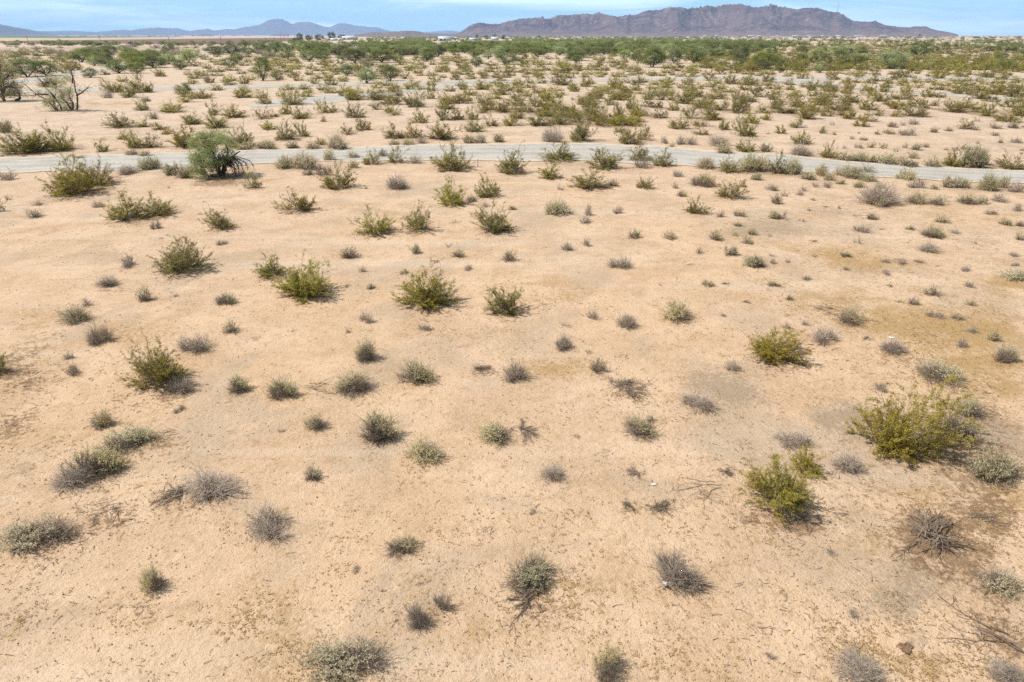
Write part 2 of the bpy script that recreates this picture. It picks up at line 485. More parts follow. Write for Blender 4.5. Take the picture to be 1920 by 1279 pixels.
HAZE = 0.000062
EXPO = 0.29
SKYTINT = (1.25, 1.05, 0.85)
HORIZON = (6.2, 12.6, 16.6)
CLOUD = (15.0, 18.6, 20.0)
CLOUD2 = (7.5, 11.4, 15.8)
DENOISE = False

# ------------------------------------------------------------------ the plants seen in the photo: x, lowest y, width, height in photo pixels | label ~ short name
T_CREO = """
1700 862 190 140 | huge dense olive creosote bush with bare white stems, largest of all the bushes ~ the huge creosote bush
1455 965 125 118 | broad bright green creosote bush with fallen branches at its right foot ~ the broad green creosote
1510 888 64 60 | compact green creosote bush standing close behind the broad green one ~ the compact green creosote
1455 680 112 68 | round olive creosote bush alone on open sand above the pair of green ones ~ the round lone creosote
298 728 106 90 | feathery yellow-green creosote bush with a grey dry bush leaning at its right foot ~ the feathery creosote
-8 702 42 50 | dark creosote bush cut by the photo's edge beside brown debris ~ the cut-off creosote
345 516 94 70 | airy olive creosote bush with ragged top, alone beside a small dry bush ~ the ragged creosote
508 522 66 44 | smaller half of the overlapping creosote pair, behind and left of the wide one ~ the smaller paired creosote
570 562 108 68 | wide olive creosote bush, front half of an overlapping pair ~ the wide paired creosote
797 580 112 78 | wide sparse creosote bush with many pale stems showing at its foot ~ the pale-stemmed creosote
945 590 76 58 | thin straggly creosote bush leaning over brown litter, right of the pale-stemmed one ~ the straggly creosote
702 443 80 54 | rounded creosote bush, leftmost of three in a row on open sand ~ the first row creosote
783 437 60 55 | narrow upright creosote bush, middle one of three in a row ~ the middle row creosote
925 439 82 56 | brightest yellow-green creosote bush, rightmost of three in a row ~ the bright row creosote
845 388 64 52 | upright grey-green creosote bush behind the row of three ~ the upright creosote
914 372 50 40 | small upright creosote bush beside a taller one, behind the row of three
558 402 68 42 | low spreading creosote bush alone on sand, between the ragged pair and the road ~ the low spreading creosote
411 433 58 40 | small dense dark-green creosote bush right of the double-crowned bush ~ the small dense creosote
240 416 84 54 | left crown of a double creosote clump on open sand ~ the double-crowned creosote
293 409 72 46 | right crown of a double creosote clump, touching its larger neighbour
143 370 92 72 | large two-toned creosote bush just in front of the gravel road, left of the palo verde ~ the roadside creosote
185 352 62 46 | bushy right-hand companion of the large creosote bush beside the gravel road
2 396 18 26 |
635 357 70 46 | dense rounded creosote bush with green dome, just in front of the gravel road ~ the domed creosote
1103 358 76 38 | flat-topped sparse creosote bush with dark litter under it, below the gravel road ~ the flat-topped creosote
1209 356 34 25 | small vivid yellow-green creosote bush alone on sand ~ the vivid little creosote
1368 374 54 38 | creosote bush leaning right, alone between two dry patches ~ the leaning creosote
1306 404 46 32 | low yellow creosote bush with grey twigs on its right side ~ the low yellow creosote
845 322 84 50 | wide creosote bush growing into the gravel road's near edge beside a white post ~ the white post's creosote
958 328 58 44 |
1030 338 46 30 |
1048 306 78 38 | wide dark creosote bush overlapping the gravel road's near edge, middle of the photo ~ the dark roadside creosote
1133 320 66 40 |
1200 303 42 30 |
1242 313 44 34 |
1365 325 44 36 |
1455 326 40 40 |
697 309 34 28 |
743 306 38 32 | small bright creosote bush with a thin stalk at the gravel road's edge
475 356 30 32 |
50 292 96 50 | large grey-green creosote clump beyond the gravel road at the photo's left edge ~ the far-left clump
112 286 60 48 |
193 287 34 24 |
236 265 36 20 |
255 281 40 32 |
286 280 36 28 |
225 241 54 28 |
270 239 30 22 |
298 245 30 14 |
313 254 24 14 |
350 280 60 40 |
402 216 30 28 |
405 241 46 26 |
362 234 42 22 |
440 221 46 24 |
452 277 56 36 |
400 272 44 30 |
322 211 50 18 |
265 174 48 38 |
213 174 46 26 |
245 184 36 24 |
535 263 40 35 |
565 257 36 30 |
503 244 34 20 |
550 197 52 32 |
495 196 30 22 |
490 223 32 22 |
513 219 22 14 |
537 214 28 18 |
565 223 40 24 |
605 212 28 28 |
626 211 22 18 |
607 229 14 12 |
643 181 26 23 |
665 222 42 28 |
680 246 34 28 |
652 253 28 20 |
705 188 46 19 |
705 206 26 18 |
728 211 26 20 |
738 217 30 18 |
778 202 46 40 |
810 171 20 18 |
787 232 38 27 |
740 261 46 28 |
775 260 36 28 |
828 264 60 32 |
832 227 36 36 |
858 226 26 22 |
880 179 36 24 |
838 195 42 24 |
866 194 40 22 |
885 226 32 24 |
903 213 24 18 |
888 249 44 28 |
920 238 30 28 |
945 206 28 20 |
958 237 34 29 |
1000 200 38 32 |
1023 189 34 24 |
1075 172 26 18 |
1050 160 48 24 |
1010 148 32 14 |
1100 163 28 24 |
1155 167 26 28 |
1195 160 26 20 |
1118 186 30 22 |
1145 198 28 28 |
1160 219 24 26 |
1183 206 30 38 |
1192 228 28 22 |
1216 188 28 32 |
1240 188 34 28 |
1262 189 26 22 |
1235 202 18 13 |
1262 207 28 19 |
1107 217 40 28 |
1075 208 14 14 |
1048 236 44 36 | tall narrow creosote bush beyond the gravel road, behind a dark bushy one
1090 268 52 46 | big dark green creosote bush at the gravel road's far edge beside a grey bush ~ the far-verge creosote
1127 237 38 28 |
1180 274 46 34 |
1208 266 36 28 |
1162 251 26 24 |
1236 222 36 20 |
1272 243 40 28 |
1293 223 38 30 |
1312 238 34 24 |
1328 216 30 34 |
1315 254 32 22 |
1357 244 26 20 |
1388 212 36 36 |
1395 257 44 40 |
1430 211 26 18 |
1437 226 20 18 |
1420 182 36 30 |
1397 287 42 28 |
1462 197 28 26 |
1512 224 44 34 |
1493 240 28 22 |
1547 211 20 24 |
1575 217 22 28 |
1592 224 26 20 |
1625 209 38 28 |
1614 238 30 20 |
1647 219 18 16 |
1680 221 24 15 |
1666 199 26 20 |
1727 204 34 20 |
1752 199 20 14 |
1463 251 24 17 |
1542 251 16 14 |
1500 272 44 24 |
1555 297 40 30 |
1810 244 30 21 |
1790 312 50 36 |
1895 317 58 32 |
1658 174 30 24 |
1630 180 36 22 |
1700 180 36 24 |
1740 183 32 16 |
1555 172 44 26 |
1590 168 28 22 |
1520 170 26 24 |
1490 186 24 20 |
1795 176 26 16 |
1820 178 24 14 |
1900 182 40 26 |
1405 160 40 24 |
1370 158 36 24 |
1330 152 30 18 |
1290 160 26 20 |
1440 154 30 22 |
1850 146 30 18 |
1880 150 34 16 |
1800 145 36 18 |
1760 148 28 16 |
1700 146 30 26 |
1680 150 26 18 |
1640 142 22 14 |
1610 146 20 12 |
1560 150 30 20 |
1505 148 26 20 |
1350 140 24 16 |
620 160 26 18 |
560 152 24 16 |
590 158 26 18 |
520 150 28 18 |
390 156 32 22 |
430 160 30 20 |
460 158 26 18 |
300 144 26 18 |
760 148 26 18 |
770 168 28 22 |
820 155 24 16 |
855 150 24 18 |
910 148 24 20 |
940 152 22 16 |
985 140 20 14 |
1015 126 20 12 |
1055 128 22 14 |
1085 134 20 14 |
120 138 34 20 |
95 164 40 22 |
35 108 44 14 |
110 112 24 12 |
145 110 22 11 |
"""
T_BURS = """
62 1035 116 74 | wide grey-green bursage bush with dark grey skirts at the photo's left edge ~ the wide left bursage
283 1108 46 56 | small upright sprig with green top and dry grey twigs at its foot ~ the upright sprig
645 1290 132 92 | large pale grey-green bursage cut by the bottom edge of the photo ~ the bottom-edge bursage
1000 1106 82 70 | grey bursage bush with dead curved branches sprawling in front of it ~ the sprawling bursage
1135 1276 68 70 | pale frosted bursage bush near the bottom edge, left of bare ground ~ the frosted bursage
1875 1120 82 60 | dark-stemmed green bursage bush near the right edge on grey soil ~ the right-edge bursage
757 1039 62 40 | flattened grey bursage with a dark stick on its left top ~ the flattened bursage
1762 718 88 54 | sage-green two-lobed bursage bush behind the huge creosote ~ the two-lobed bursage
1812 780 62 50 | sage-green bursage bush touching the huge creosote's right shoulder ~ the shoulder bursage
1795 826 60 56 | pale bursage bush wedged against the huge creosote's right foot ~ the wedged bursage
1860 908 92 80 | large pale rounded bursage bush, right of the huge creosote and in front of it ~ the pale round bursage
1862 638 24 28 |
1885 678 42 44 |
685 675 44 50 | upright sage bursage with a dark shadowed foot, leftmost of a trio on smooth sand ~ the upright bursage
785 719 66 54 | rounded yellow-green and grey bursage, right of the upright bursage ~ the rounded bursage
660 736 70 50 | grey-topped bursage bush with dark twigs, left of the rounded bursage ~ the grey-topped bursage
1120 695 34 34 | small green-topped bursage beside a big dead brush pile ~ the green-topped bursage
712 828 70 68 | pale yellow-topped bursage bush with broad dark foot ~ the yellow-topped bursage
795 868 72 58 | two-toned bursage, pale yellow crown over dark grey dead skirts ~ the two-toned bursage
925 830 60 46 | soft sage bursage with a dead brush pile touching its right side ~ the soft sage bursage
1200 818 78 50 | wide grey bursage sloping down to its right, alone on pale sand ~ the sloping bursage
448 733 42 40 | small grey bursage, alone between the feathery creosote and another small bush ~ the small grey bursage
530 745 56 48 | yellow-green topped bursage with grey foot, beside thin fallen twigs ~ the twig-side bursage
190 798 40 40 | little thin-trunked bursage standing behind a pair of larger ones ~ the thin-trunked bursage
238 842 88 58 | sage-green bursage with dead grey right side, behind two dry bushes ~ the half-dead bursage
185 892 88 70 | tall pale grey-green bursage backing onto a dark dry bush ~ the tall pale bursage
590 803 42 38 |
588 898 36 38 | small tufted bursage with a thin crown, alone on speckled sand ~ the tufted bursage
270 565 30 34 | little round-headed bursage on a dark stalk, alone ~ the round-headed bursage
140 606 54 44 | spreading open bursage with dark crooked stems, left of open sand ~ the open-stemmed bursage
425 571 40 27 |
432 623 34 31 |
1268 604 64 48 | double-crowned grey bursage on smooth sand, right of thin twigs ~ the double bursage
1045 407 52 34 | pale frosty rounded bursage right of the bright row creosote ~ the frosty bursage
653 485 38 26 |
780 477 24 22 |
860 484 24 20 |
955 492 32 27 |
1190 450 26 20 |
1255 452 30 20 |
1455 384 22 24 |
1652 390 30 24 |
1720 384 44 29 | dense sage bursage mound, largest of the mounds below the road on the right ~ the sage mound
1757 386 32 24 |
1812 384 40 24 |
1840 384 30 20 |
1350 410 18 18 |
1387 409 24 17 |
1455 415 32 20 |
1635 415 24 16 |
1767 422 30 20 |
1748 450 44 26 |
1885 427 24 16 |
1912 429 18 14 |
1912 455 22 20 |
1343 455 30 26 |
1370 484 26 24 |
1412 505 40 29 | dark-based bursage with yellowish crown, below the two small grey mounds ~ the yellowish-crowned bursage
1403 462 28 18 |
1900 528 48 26 |
1595 609 58 42 | grey-green bursage with bare sticks lying at its left side ~ the stick-side bursage
1745 556 34 26 |
288 224 20 18 |
273 191 22 11 |
12 252 30 28 |
247 294 28 14 |
272 296 24 12 |
748 180 20 12 |
1672 240 22 12 |
1667 252 20 11 |
1645 253 16 13 |
1750 249 18 13 |
1867 243 26 15 |
1900 242 24 17 |
1875 267 12 13 |
1655 279 16 13 |
1632 278 18 15 |
1697 278 14 12 |
1717 282 20 15 |
1712 297 22 18 |
1320 352 50 28 | pale twiggy bursage, just left of the leaning creosote and nearer the road ~ the pale twiggy bursage
1150 352 22 17 |
930 360 18 14 |
1660 250 14 10 |
1575 345 22 16 |
1610 352 24 15 |
1650 352 22 14 |
"""
T_SALT = """
282 322 40 26 |
327 332 34 24 |
347 337 30 22 |
362 326 24 18 |
460 282 30 15 |
500 280 42 16 |
548 277 28 15 |
587 279 32 17 |
602 270 26 15 |
634 280 46 28 | largest round pale saltbush on the gravel road's far verge, middle-left ~ the largest saltbush
535 318 42 24 |
572 320 54 30 | long pale saltbush hedge-like mound in front of the gravel road ~ the hedge-like saltbush
617 302 24 22 |
662 297 26 17 |
664 316 20 15 |
740 272 24 12 |
765 273 26 13 |
880 270 24 17 |
902 270 24 18 |
935 268 28 16 |
1357 290 32 22 |
1435 287 26 17 |
1260 279 16 11 |
1322 317 40 22 |
1405 324 46 34 |
1428 322 36 28 |
1418 339 24 15 |
1485 327 40 30 |
1515 337 30 18 |
1540 330 30 22 |
1555 338 24 16 |
1580 330 30 22 |
1602 335 42 24 |
1628 340 30 20 |
1700 337 38 22 | pale yellow saltbush dome on the gravel road's near edge, right part ~ the yellow saltbush dome
1780 352 30 24 |
1803 352 30 20 |
1850 357 42 32 |
1880 352 30 22 |
1585 302 36 18 |
1608 303 30 18 |
1630 305 30 16 |
1660 308 36 22 |
1685 310 30 20 |
1705 313 36 16 |
1748 313 36 20 |
1822 314 44 40 |
1842 308 30 28 |
"""
T_DRY = """
1270 1110 102 80 | large grey dry bush with a white can caught in its left foot ~ the can-holding dry bush
783 1180 48 52 | thin upright dry bush with spiky grey stems, left of a smaller one ~ the spiky dry bush
830 1146 38 44 | small wispy dry bush with pale top, right of the spiky one ~ the wispy dry bush
1608 1290 96 52 | pale dry twigs at the bottom edge, beside brown matted ground ~ the matted dry twigs
1888 1292 72 44 | pale grey dry twigs in the bottom right corner of the photo ~ the corner dry twigs
1372 693 32 28 | small dark grey dry tuft above a grey soil patch ~ the dark tuft
1308 768 70 44 | dark grey low dry bush lying on the grey soil patch's edge ~ the soil-patch dry bush
1488 838 66 42 | dark dry twigs tangled just behind the compact green creosote ~ the tangled twigs
1590 884 62 46 | grey wispy dry bush between the compact green creosote and the huge one ~ the between dry bush
1650 731 32 22 | small grey dry bush peeking out behind the huge creosote's left top
1803 650 24 24 |
1673 662 50 30 | grey dome-like dry bush with a scrap of white litter behind it ~ the litter-side dome
1547 643 54 34 | open purple-grey dry bush with a thin side stem, right of the round lone creosote ~ the purple-grey bush
1822 624 26 16 |
965 712 52 46 | dark tangled dry bush with a greenish tuft on top, brown litter both sides ~ the tuft-topped dry bush
1055 654 42 32 | dry bush sprawling right with a thin wispy top, on bare sand ~ the sprawling dry bush
1035 900 50 42 | star-shaped dry bush with fine radiating twigs, alone on the sand ~ the star-shaped dry bush
188 644 46 40 | fine grey ball-like dry bush, between the open-stemmed bursage and the feathery creosote ~ the ball-like dry bush
367 660 60 42 | wide grey dry bush behind the feathery creosote ~ the wide grey dry bush
137 701 30 30 |
340 734 56 38 | grey dry bush leaning on the feathery creosote's right foot ~ the leaning dry bush
335 768 26 14 |
132 914 80 54 | dark purple-grey dry bush in front of the tall pale bursage ~ the dark front dry bush
402 938 100 66 | big bleached grey dry bush with a branch bundle stretching to its left ~ the bleached dry bush
505 1010 92 66 | spiky round dry bush alone on speckled sand, right of the bleached one ~ the spiky round dry bush
65 408 32 22 |
70 385 24 14 |
185 390 24 15 |
293 432 22 20 |
240 503 38 25 | forked dry bush with dark wood, left of the ragged creosote ~ the forked dry bush
202 538 42 26 |
745 357 46 30 | bare vase-shaped dry bush with dark stem, alone in front of the gravel road ~ the vase-shaped bush
885 380 20 17 |
910 390 20 15 |
1103 407 18 26 |
1098 422 30 19 |
1158 404 22 18 |
1063 472 26 20 |
1100 464 18 18 |
1163 506 48 26 |
757 514 22 13 |
680 510 18 16 |
687 603 32 26 |
1175 615 42 32 | thin dry bush with a leaning pale top, left of the double bursage ~ the thin leaning bush
1445 357 26 14 |
1470 369 16 14 |
1498 367 20 15 |
1507 359 14 12 |
1550 352 18 17 |
1645 388 72 48 | large purple-grey dry bush on the right, darkest one below the gravel road ~ the large purple bush
1872 380 34 20 |
1905 398 26 17 |
1790 442 22 15 |
1857 405 26 12 |
1615 440 34 16 |
1607 462 16 16 |
1740 477 42 20 |
1310 479 16 16 |
1817 540 20 15 |
1712 573 24 20 |
1510 610 20 15 |
1752 598 36 17 |
607 331 32 28 |
578 330 24 15 |
718 294 22 17 |
778 307 32 22 |
975 328 20 14 |
1203 317 38 26 |
1050 359 16 15 |
1270 333 24 17 |
1035 270 46 32 | grey dry bush joined to the left side of the far-verge creosote
790 270 24 22 |
1245 272 20 16 |
1275 274 24 18 |
1295 275 30 22 |
1345 277 48 20 |
1502 294 44 26 |
1625 324 36 22 |
1718 353 34 22 |
1905 361 36 22 |
1712 235 20 13 |
1700 255 34 16 |
1832 230 14 11 |
1828 245 14 11 |
1866 255 18 10 |
1905 267 22 13 |
1610 279 20 11 |
1735 277 18 11 |
1560 235 12 9 |
203 185 26 16 |
1075 188 16 9 |
1450 359 20 14 |
15 342 34 22 |
240 331 40 10 |
150 300 20 10 |
"""
T_PILE = """
1175 742 84 44 | big dark dead brush pile with long sticks, right of the green-topped bursage ~ the big dark brush pile
985 820 68 34 | dark dead brush pile touching the soft sage bursage
1240 962 50 36 | dark fan-shaped dead brush pile, right of bleached sticks
1180 957 36 32 | small pile of bleached white sticks, left of the fan-shaped brush
1750 1040 136 82 | large collapsed dead shrub with grey trunks on brown litter, lower right ~ the collapsed shrub
1190 893 40 44 | thin dead brush scattered on sand, right of the star-shaped dry bush
325 942 70 40 | bundle of dark dead branches reaching left from the bleached dry bush
905 694 36 20 | brown dead twigs left of the tuft-topped dry bush
1365 888 34 22 | little star of dead twigs, left of the broad green creosote
990 1150 110 50 | dead curved branches sprawling in front of the grey bursage, lower middle
405 340 60 12 | flat grey dead brush lying at the palo verde's left foot
1845 982 50 22 | small dead brush on brown litter, right of the collapsed shrub
1495 985 80 34 | dead branches lying at the broad green creosote's right foot
"""
T_STICK = """
195 985 100 70 | crooked dead branches lying left of the bleached dry bush
1310 940 100 36 | long thin dead branches lying left of the broad green creosote
1840 1236 150 110 | long fallen dead branches in the lower right corner
598 733 54 26 | thin fallen twigs between the twig-side bursage and the grey-topped one
20 668 40 14 | brown fallen branch beside the cut-off creosote
570 1252 40 22 | little dead twig standing near the bottom edge
1130 855 38 12 | short dead stick bundle right of the soft sage bursage's brush
1550 588 50 14 | bare sticks lying left of the stick-side bursage
1063 612 26 12 |
1135 580 22 10 |
857 420 28 12 |
840 464 24 12 |
1293 500 24 9 |
1608 410 30 10 |
1400 978 30 50 | forked bare stick lying in front of the broad green creosote
920 1000 34 10 |
255 1160 60 18 | bent dead branch lying in front of the upright sprig
305 820 60 30 |
"""
T_TREE = """
52 145 56 34 | wide bright green tree clump by the winding track, far left ~ the left green clump
88 143 46 27 |
200 126 36 24 |
250 114 50 21 |
286 113 32 20 |
317 121 34 18 |
349 112 28 15 |
225 138 42 24 |
258 138 34 20 |
340 131 32 18 |
170 146 30 17 |
178 124 30 18 |
430 127 34 18 |
405 103 40 11 |
460 94 22 13 |
492 152 32 45 | tall narrow pale green tree just short of the second road ~ the tall narrow tree
650 143 30 20 | small umbrella-shaped tree on a single trunk
688 157 40 28 | round green tree over an olive bush at the second road
732 152 34 29 | open green tree with dark trunk, right of the round green one
692 128 28 17 |
580 116 34 19 |
543 98 20 12 |
603 96 18 11 |
630 96 20 11 |
675 94 16 9 |
708 109 22 15 |
640 121 22 15 |
747 118 24 15 |
757 106 26 16 |
675 87 14 10 |
735 92 38 13 |
804 113 34 20 |
780 104 26 14 |
850 98 24 14 |
895 96 26 16 |
915 111 22 15 |
940 111 20 14 |
893 126 26 21 |
800 116 28 16 |
962 108 18 13 |
1010 107 34 15 |
1050 104 32 15 |
1080 119 22 15 |
1225 127 52 34 | brightest green tree with a dark trunk, in the middle of the far scrub ~ the brightest green tree
1264 119 30 24 |
1300 119 42 26 | dense dark-shaded green tree right of the brightest one
1195 118 28 19 |
1172 113 30 19 |
1388 119 38 29 | large full green tree on the right, above the branching road
1385 125 28 14 |
1430 132 36 20 |
1340 102 18 11 |
1463 137 22 24 |
1537 137 26 20 |
1548 124 28 22 |
1573 114 28 19 |
1502 117 24 16 |
1525 119 20 14 |
1685 117 18 13 |
1742 127 20 14 |
1685 104 20 10 |
1855 97 28 10 |
1877 113 26 13 |
1885 130 36 16 |
1910 92 22 10 |
30 85 16 7 |
35 84 20 8 |
60 86 16 6 |
100 85 20 8 |
135 86 18 7 |
165 85 24 8 |
190 86 18 6 |
216 85 14 8 |
255 86 14 6 |
280 85 14 7 |
303 85 18 9 |
360 85 16 8 |
382 84 16 9 |
400 84 12 6 |
194 93 12 6 |
475 84 14 7 |
490 82 16 7 |
345 182 34 24 |
"""
T_DARK = """
563 77 14 13 | dark brown-green tree, first of the farm's trees beside the pole line
580 77 15 10 |
599 76 18 10 |
622 75 16 13 | tallest dark tree of the farm, beside the white sheds
641 74 16 8 |
555 78 14 6 |
895 74 7 11 | thin dark conifer standing among the white cottages
912 74 8 7 |
927 73 9 8 |
944 74 8 8 |
882 74 10 5 |
1724 69 6 5 |
1010 71 10 4 |
"""


def rows_of(t):
    out = []
    for ln in t.strip().splitlines():
        nums, _, lab = ln.partition('|')
        x, y, w, h = map(float, nums.split())
        lab, _, short = lab.partition('~')
        out.append([x, y, w, h, lab.strip(), short.strip()])
    return out


PLANTS = []          # dicts
for kind, t in (('creosote_bush', T_CREO), ('bursage_bush', T_BURS), ('saltbush', T_SALT), ('dry_bush', T_DRY),
                ('brush_pile', T_PILE), ('fallen_branch', T_STICK), ('mesquite_tree', T_TREE), ('dark_tree', T_DARK)):
    for x, y, w, h, lab, short in rows_of(t):
        PLANTS.append(dict(kind=kind, x=x, y=y, w=w, h=h, label=lab, short=short))

# gravel roads: x, far edge y, near edge y (photo points, unprojected to the ground)
ROAD1 = [(-900, 312, 352), (-400, 304, 340), (-160, 300, 334), (-60, 298.5, 331), (0, 297, 328), (120, 294, 325), (370, 287, 319), (480, 281.5, 309), (600, 276, 304), (720, 273, 302), (960, 269, 301),
         (1080, 270, 302), (1200, 273.5, 306), (1280, 277.5, 310), (1440, 291, 320), (1620, 305, 330), (1720, 311.5, 337), (1920, 319.5, 346), (2080, 325, 353), (2400, 337, 367), (2900, 356, 390)]
ROAD2 = [(-900, 186, 194), (-200, 171, 178), (-60, 168, 175), (50, 166, 173.5), (190, 165, 172.5), (300, 162.5, 169), (440, 160, 166), (590, 156, 161.5), (750, 152.5, 158), (870, 150.5, 156),
         (960, 149.3, 154.6), (1060, 148, 153.3), (1260, 145.6, 151.6), (1420, 145, 150.5), (1560, 145, 150.5), (1740, 145, 150.5), (1920, 143.5, 148.5), (2100, 142.5, 147), (2900, 138.5, 143)]
ROAD3 = [(1380, 146.5, 149), (1440, 146.5, 153), (1500, 148, 159.5), (1540, 153, 161.5), (1580, 158, 164), (1620, 163, 167.8), (1700, 169.5, 174.5), (1780, 175.5, 181.5),
         (1880, 181, 187), (1920, 183.5, 190), (2080, 193, 200), (2500, 215, 223)]
ROAD4 = [(-80, 160, 174), (-20, 155, 167), (50, 148.5, 159), (110, 138, 147.5), (190, 127.5, 133.5), (290, 110, 115.5), (370, 100, 104), (450, 91.3, 94.3), (520, 85.5, 87.5)]
GRAVEL = [(470, 196, 200), (490, 190.5, 201), (540, 186, 199.5), (580, 179.5, 196.5), (640, 177, 192.5), (690, 172, 184), (760, 165.5, 176), (830, 160, 168), (890, 156.5, 161.5)]


def road_y(tbl, x):
    a = np.array(tbl)
    return np.interp(x, a[:, 0], a[:, 1]), np.interp(x, a[:, 0], a[:, 2])


def on_road(x, y, m=1.0):
    for tbl in (ROAD1, ROAD2, ROAD3, ROAD4):
        if tbl[0][0] <= x <= tbl[-1][0]:
            a, b = road_y(tbl, x)
            if a - m < y < b + m: return True
    return False


# ---------------------------------------------------------------- farther plants, thinned out towards the fields on the left
BLD_BOX = [(600, 672, 76.5), (798, 860, 77), (878, 958, 76)]
POLEX = []


def place_size(y, wm, hm):
    k = (y - 65.6) / CAMH
    return wm * k, hm * k * CP


def dens_creo(x, y):
    if y > 150:
        return (0.06 if x < 480 else 0.4 if x < 900 else 0.8) * max(0.0, 1 - (y - 150) / (95.0 if x > 900 else 60.0)) * (1.0 if x < 1620 or y < 180 else 0.35)
    if x < 480: return 0.35 if 98 < y < 128 else 0.06 if y > 128 else 0.03 if y > 86 else 0.0
    if x < 760: return 0.7 if y > 92 else 0.15
    if x < 1300: return 0.65 if y > 100 else 0.35 if y > 78 else 0.12
    return 1.0 if 74 < y < 134 else 0.45 if y <= 74 else 0.6


def dens_tree(x, y):
    if y > 130: return 0
    if x < 480: return 0.28 if 98 < y < 135 and x > 120 else 0.5 if 82 < y < 86 else 0.0
    if x < 560: return 0.65 if 80 < y < 116 else 0.0
    if x < 690: return 0.7 if 84 < y < 122 else 0.5 if 79 < y < 84 else 0.0
    if x < 1320: return 1.0 if y < 110 else 0.4 if y < 122 else 0.05
    return max(0.10, 0.7 - (x - 1320) / 330) if y < 112 else 0.13 if y < 124 else 0.03


def free(x, y, w, h, fac):
    if on_road(x, y, 1.5): return False
    for a, b, yb in BLD_BOX:
        if a - w / 2 < x < b + w / 2 and yb < y and y - h < yb - 0.8: return False
    for p in NEARBY:
        if abs(p[1] - y) < max(3, 0.35 * fac * max(p[3], h)) and abs(p[0] - x) < 0.5 * fac * (p[2] + w): return False
    return True


NEARBY = [(p['x'], p['y'], p['w'], p['h']) for p in PLANTS if p['y'] < 260]
STUFF_C, STUFF_T, STUFF_P = [], [], []
n_c = sum(p['kind'] == 'creosote_bush' for p in PLANTS)
n_t = sum(p['kind'] == 'mesquite_tree' for p in PLANTS)
cand = []
tries = 0
while len(cand) < 4000 and tries < 120000:
    tries += 1
    x = -40 + 2000 * rng.random(); y = 67.5 + 178 * rng.random() ** 1.45
    dc, dt = dens_creo(x, y), dens_tree(x, y)
    cl = vnoise(x / 60.0 + 3, y / 9.0 + 4)
    dc *= 0.3 + 1.1 * cl; dt *= 0.3 + 1.1 * (1 - cl)
    u = rng.random()
    if u < 0.5 * dt:
        w, h = place_size(y, 5.0 + 5.0 * rng.random(), 3.0 + 2.2 * rng.random()); kind = 'mesquite_tree'
    elif u < 0.5 * dt + 0.5 * dc:
        w, h = place_size(y, *((2.8 + 2.8 * rng.random(), 1.6 + 1.0 * rng.random()) if y < 138 else (1.7 + 1.9 * rng.random(), 1.1 + 0.8 * rng.random()))); kind = 'creosote_bush'
    else: continue
    if not free(x, y, w, h, 0.28 if y < 100 else 0.5 if x > 1300 and y < 135 else 0.66 if y < 150 else 0.74): continue
    if y > 92: NEARBY.append((x, y, w, h))
    cand.append((y, kind, x, w, h))
cand.sort(key=lambda c: -c[3] * c[4])
for y, kind, x, w, h in cand:
    if kind == 'creosote_bush' and n_c < 296 and y > 88:
        n_c += 1; PLANTS.append(dict(kind=kind, x=x, y=y, w=w, h=h, label='', short=''))
    elif kind == 'mesquite_tree' and n_t < 275 and y > 80:
        n_t += 1; PLANTS.append(dict(kind=kind, x=x, y=y, w=w, h=h, label='', short=''))
    else:
        (STUFF_C if kind == 'creosote_bush' else STUFF_T).append((x, y, w, h))
# purple-grey scrub on the open ground at the far left, grey tufts on the right
for k in range(95):
    x = 560 * rng.random(); y = 86 + 20 * rng.random()
    if on_road(x, y, 1): continue
    w, h = place_size(y, 3.0 + 4 * rng.random(), 0.7 + 0.5 * rng.random())
    PLANTS.append(dict(kind='dry_bush', x=x, y=y, w=w, h=h, label='', short=''))
for k in range(40):
    x = 1560 + 370 * rng.random(); y = 196 + 92 * rng.random()
    if any(abs(p['x'] - x) < 0.6 * p['w'] + 7 and abs(p['y'] - y) < 9 for p in PLANTS) or on_road(x, y, 2): continue
    PLANTS.append(dict(kind='bursage_bush' if k % 2 else 'dry_bush', x=x, y=y, w=10 + 12 * rng.random(), h=7 + 6 * rng.random(), label='', short=''))
for k in range(34):
    x = 1300 + 620 * rng.random(); y = 355 + 200 * rng.random()
    if any(abs(p['x'] - x) < 0.6 * p['w'] + 12 and abs(p['y'] - y) < 16 for p in PLANTS): continue
    q = 0.6 + (y - 300) / 400
    PLANTS.append(dict(kind='bursage_bush' if k % 2 else 'dry_bush', x=x, y=y, w=q * (12 + 12 * rng.random()), h=q * (8 + 7 * rng.random()), label='', short=''))

def fill(n, x0, x1, y0, y1, kinds, w0, w1):
    for k in range(n):
        x = x0 + (x1 - x0) * rng.random(); y = y0 + (y1 - y0) * rng.random() ** 1.2
        q = max(0.55, (y - 40) / 420.0); w = q * (w0 + (w1 - w0) * rng.random() ** 1.5)
        if on_road(x, y, 2) or any(abs(p['x'] - x) < 0.5 * (p['w'] + w) + 5 and abs(p['y'] - y) < 0.3 * (p['h'] + w) + 4 for p in PLANTS): continue
        PLANTS.append(dict(kind=kinds[k % len(kinds)], x=x, y=y, w=w, h=w * (0.55 + 0.35 * rng.random()), label='', short=''))


fill(75, 0, 1920, 350, 700, ['dry_bush', 'bursage_bush', 'dry_bush', 'fallen_branch'], 10, 22)
fill(45, 1150, 1920, 340, 640, ['bursage_bush', 'dry_bush', 'bursage_bush', 'brush_pile'], 11, 26)
fill(26, 0, 1920, 700, 1240, ['dry_bush', 'fallen_branch', 'fallen_branch', 'dry_bush'], 8, 15)
fill(90, 480, 1920, 165, 292, ['dry_bush', 'bursage_bush'], 14, 34)
fill(40, 1500, 1920, 190, 292, ['dry_bush', 'bursage_bush'], 16, 40)
fill(60, 1250, 1920, 345, 372, ['bursage_bush', 'dry_bush', 'saltbush'], 20, 44)

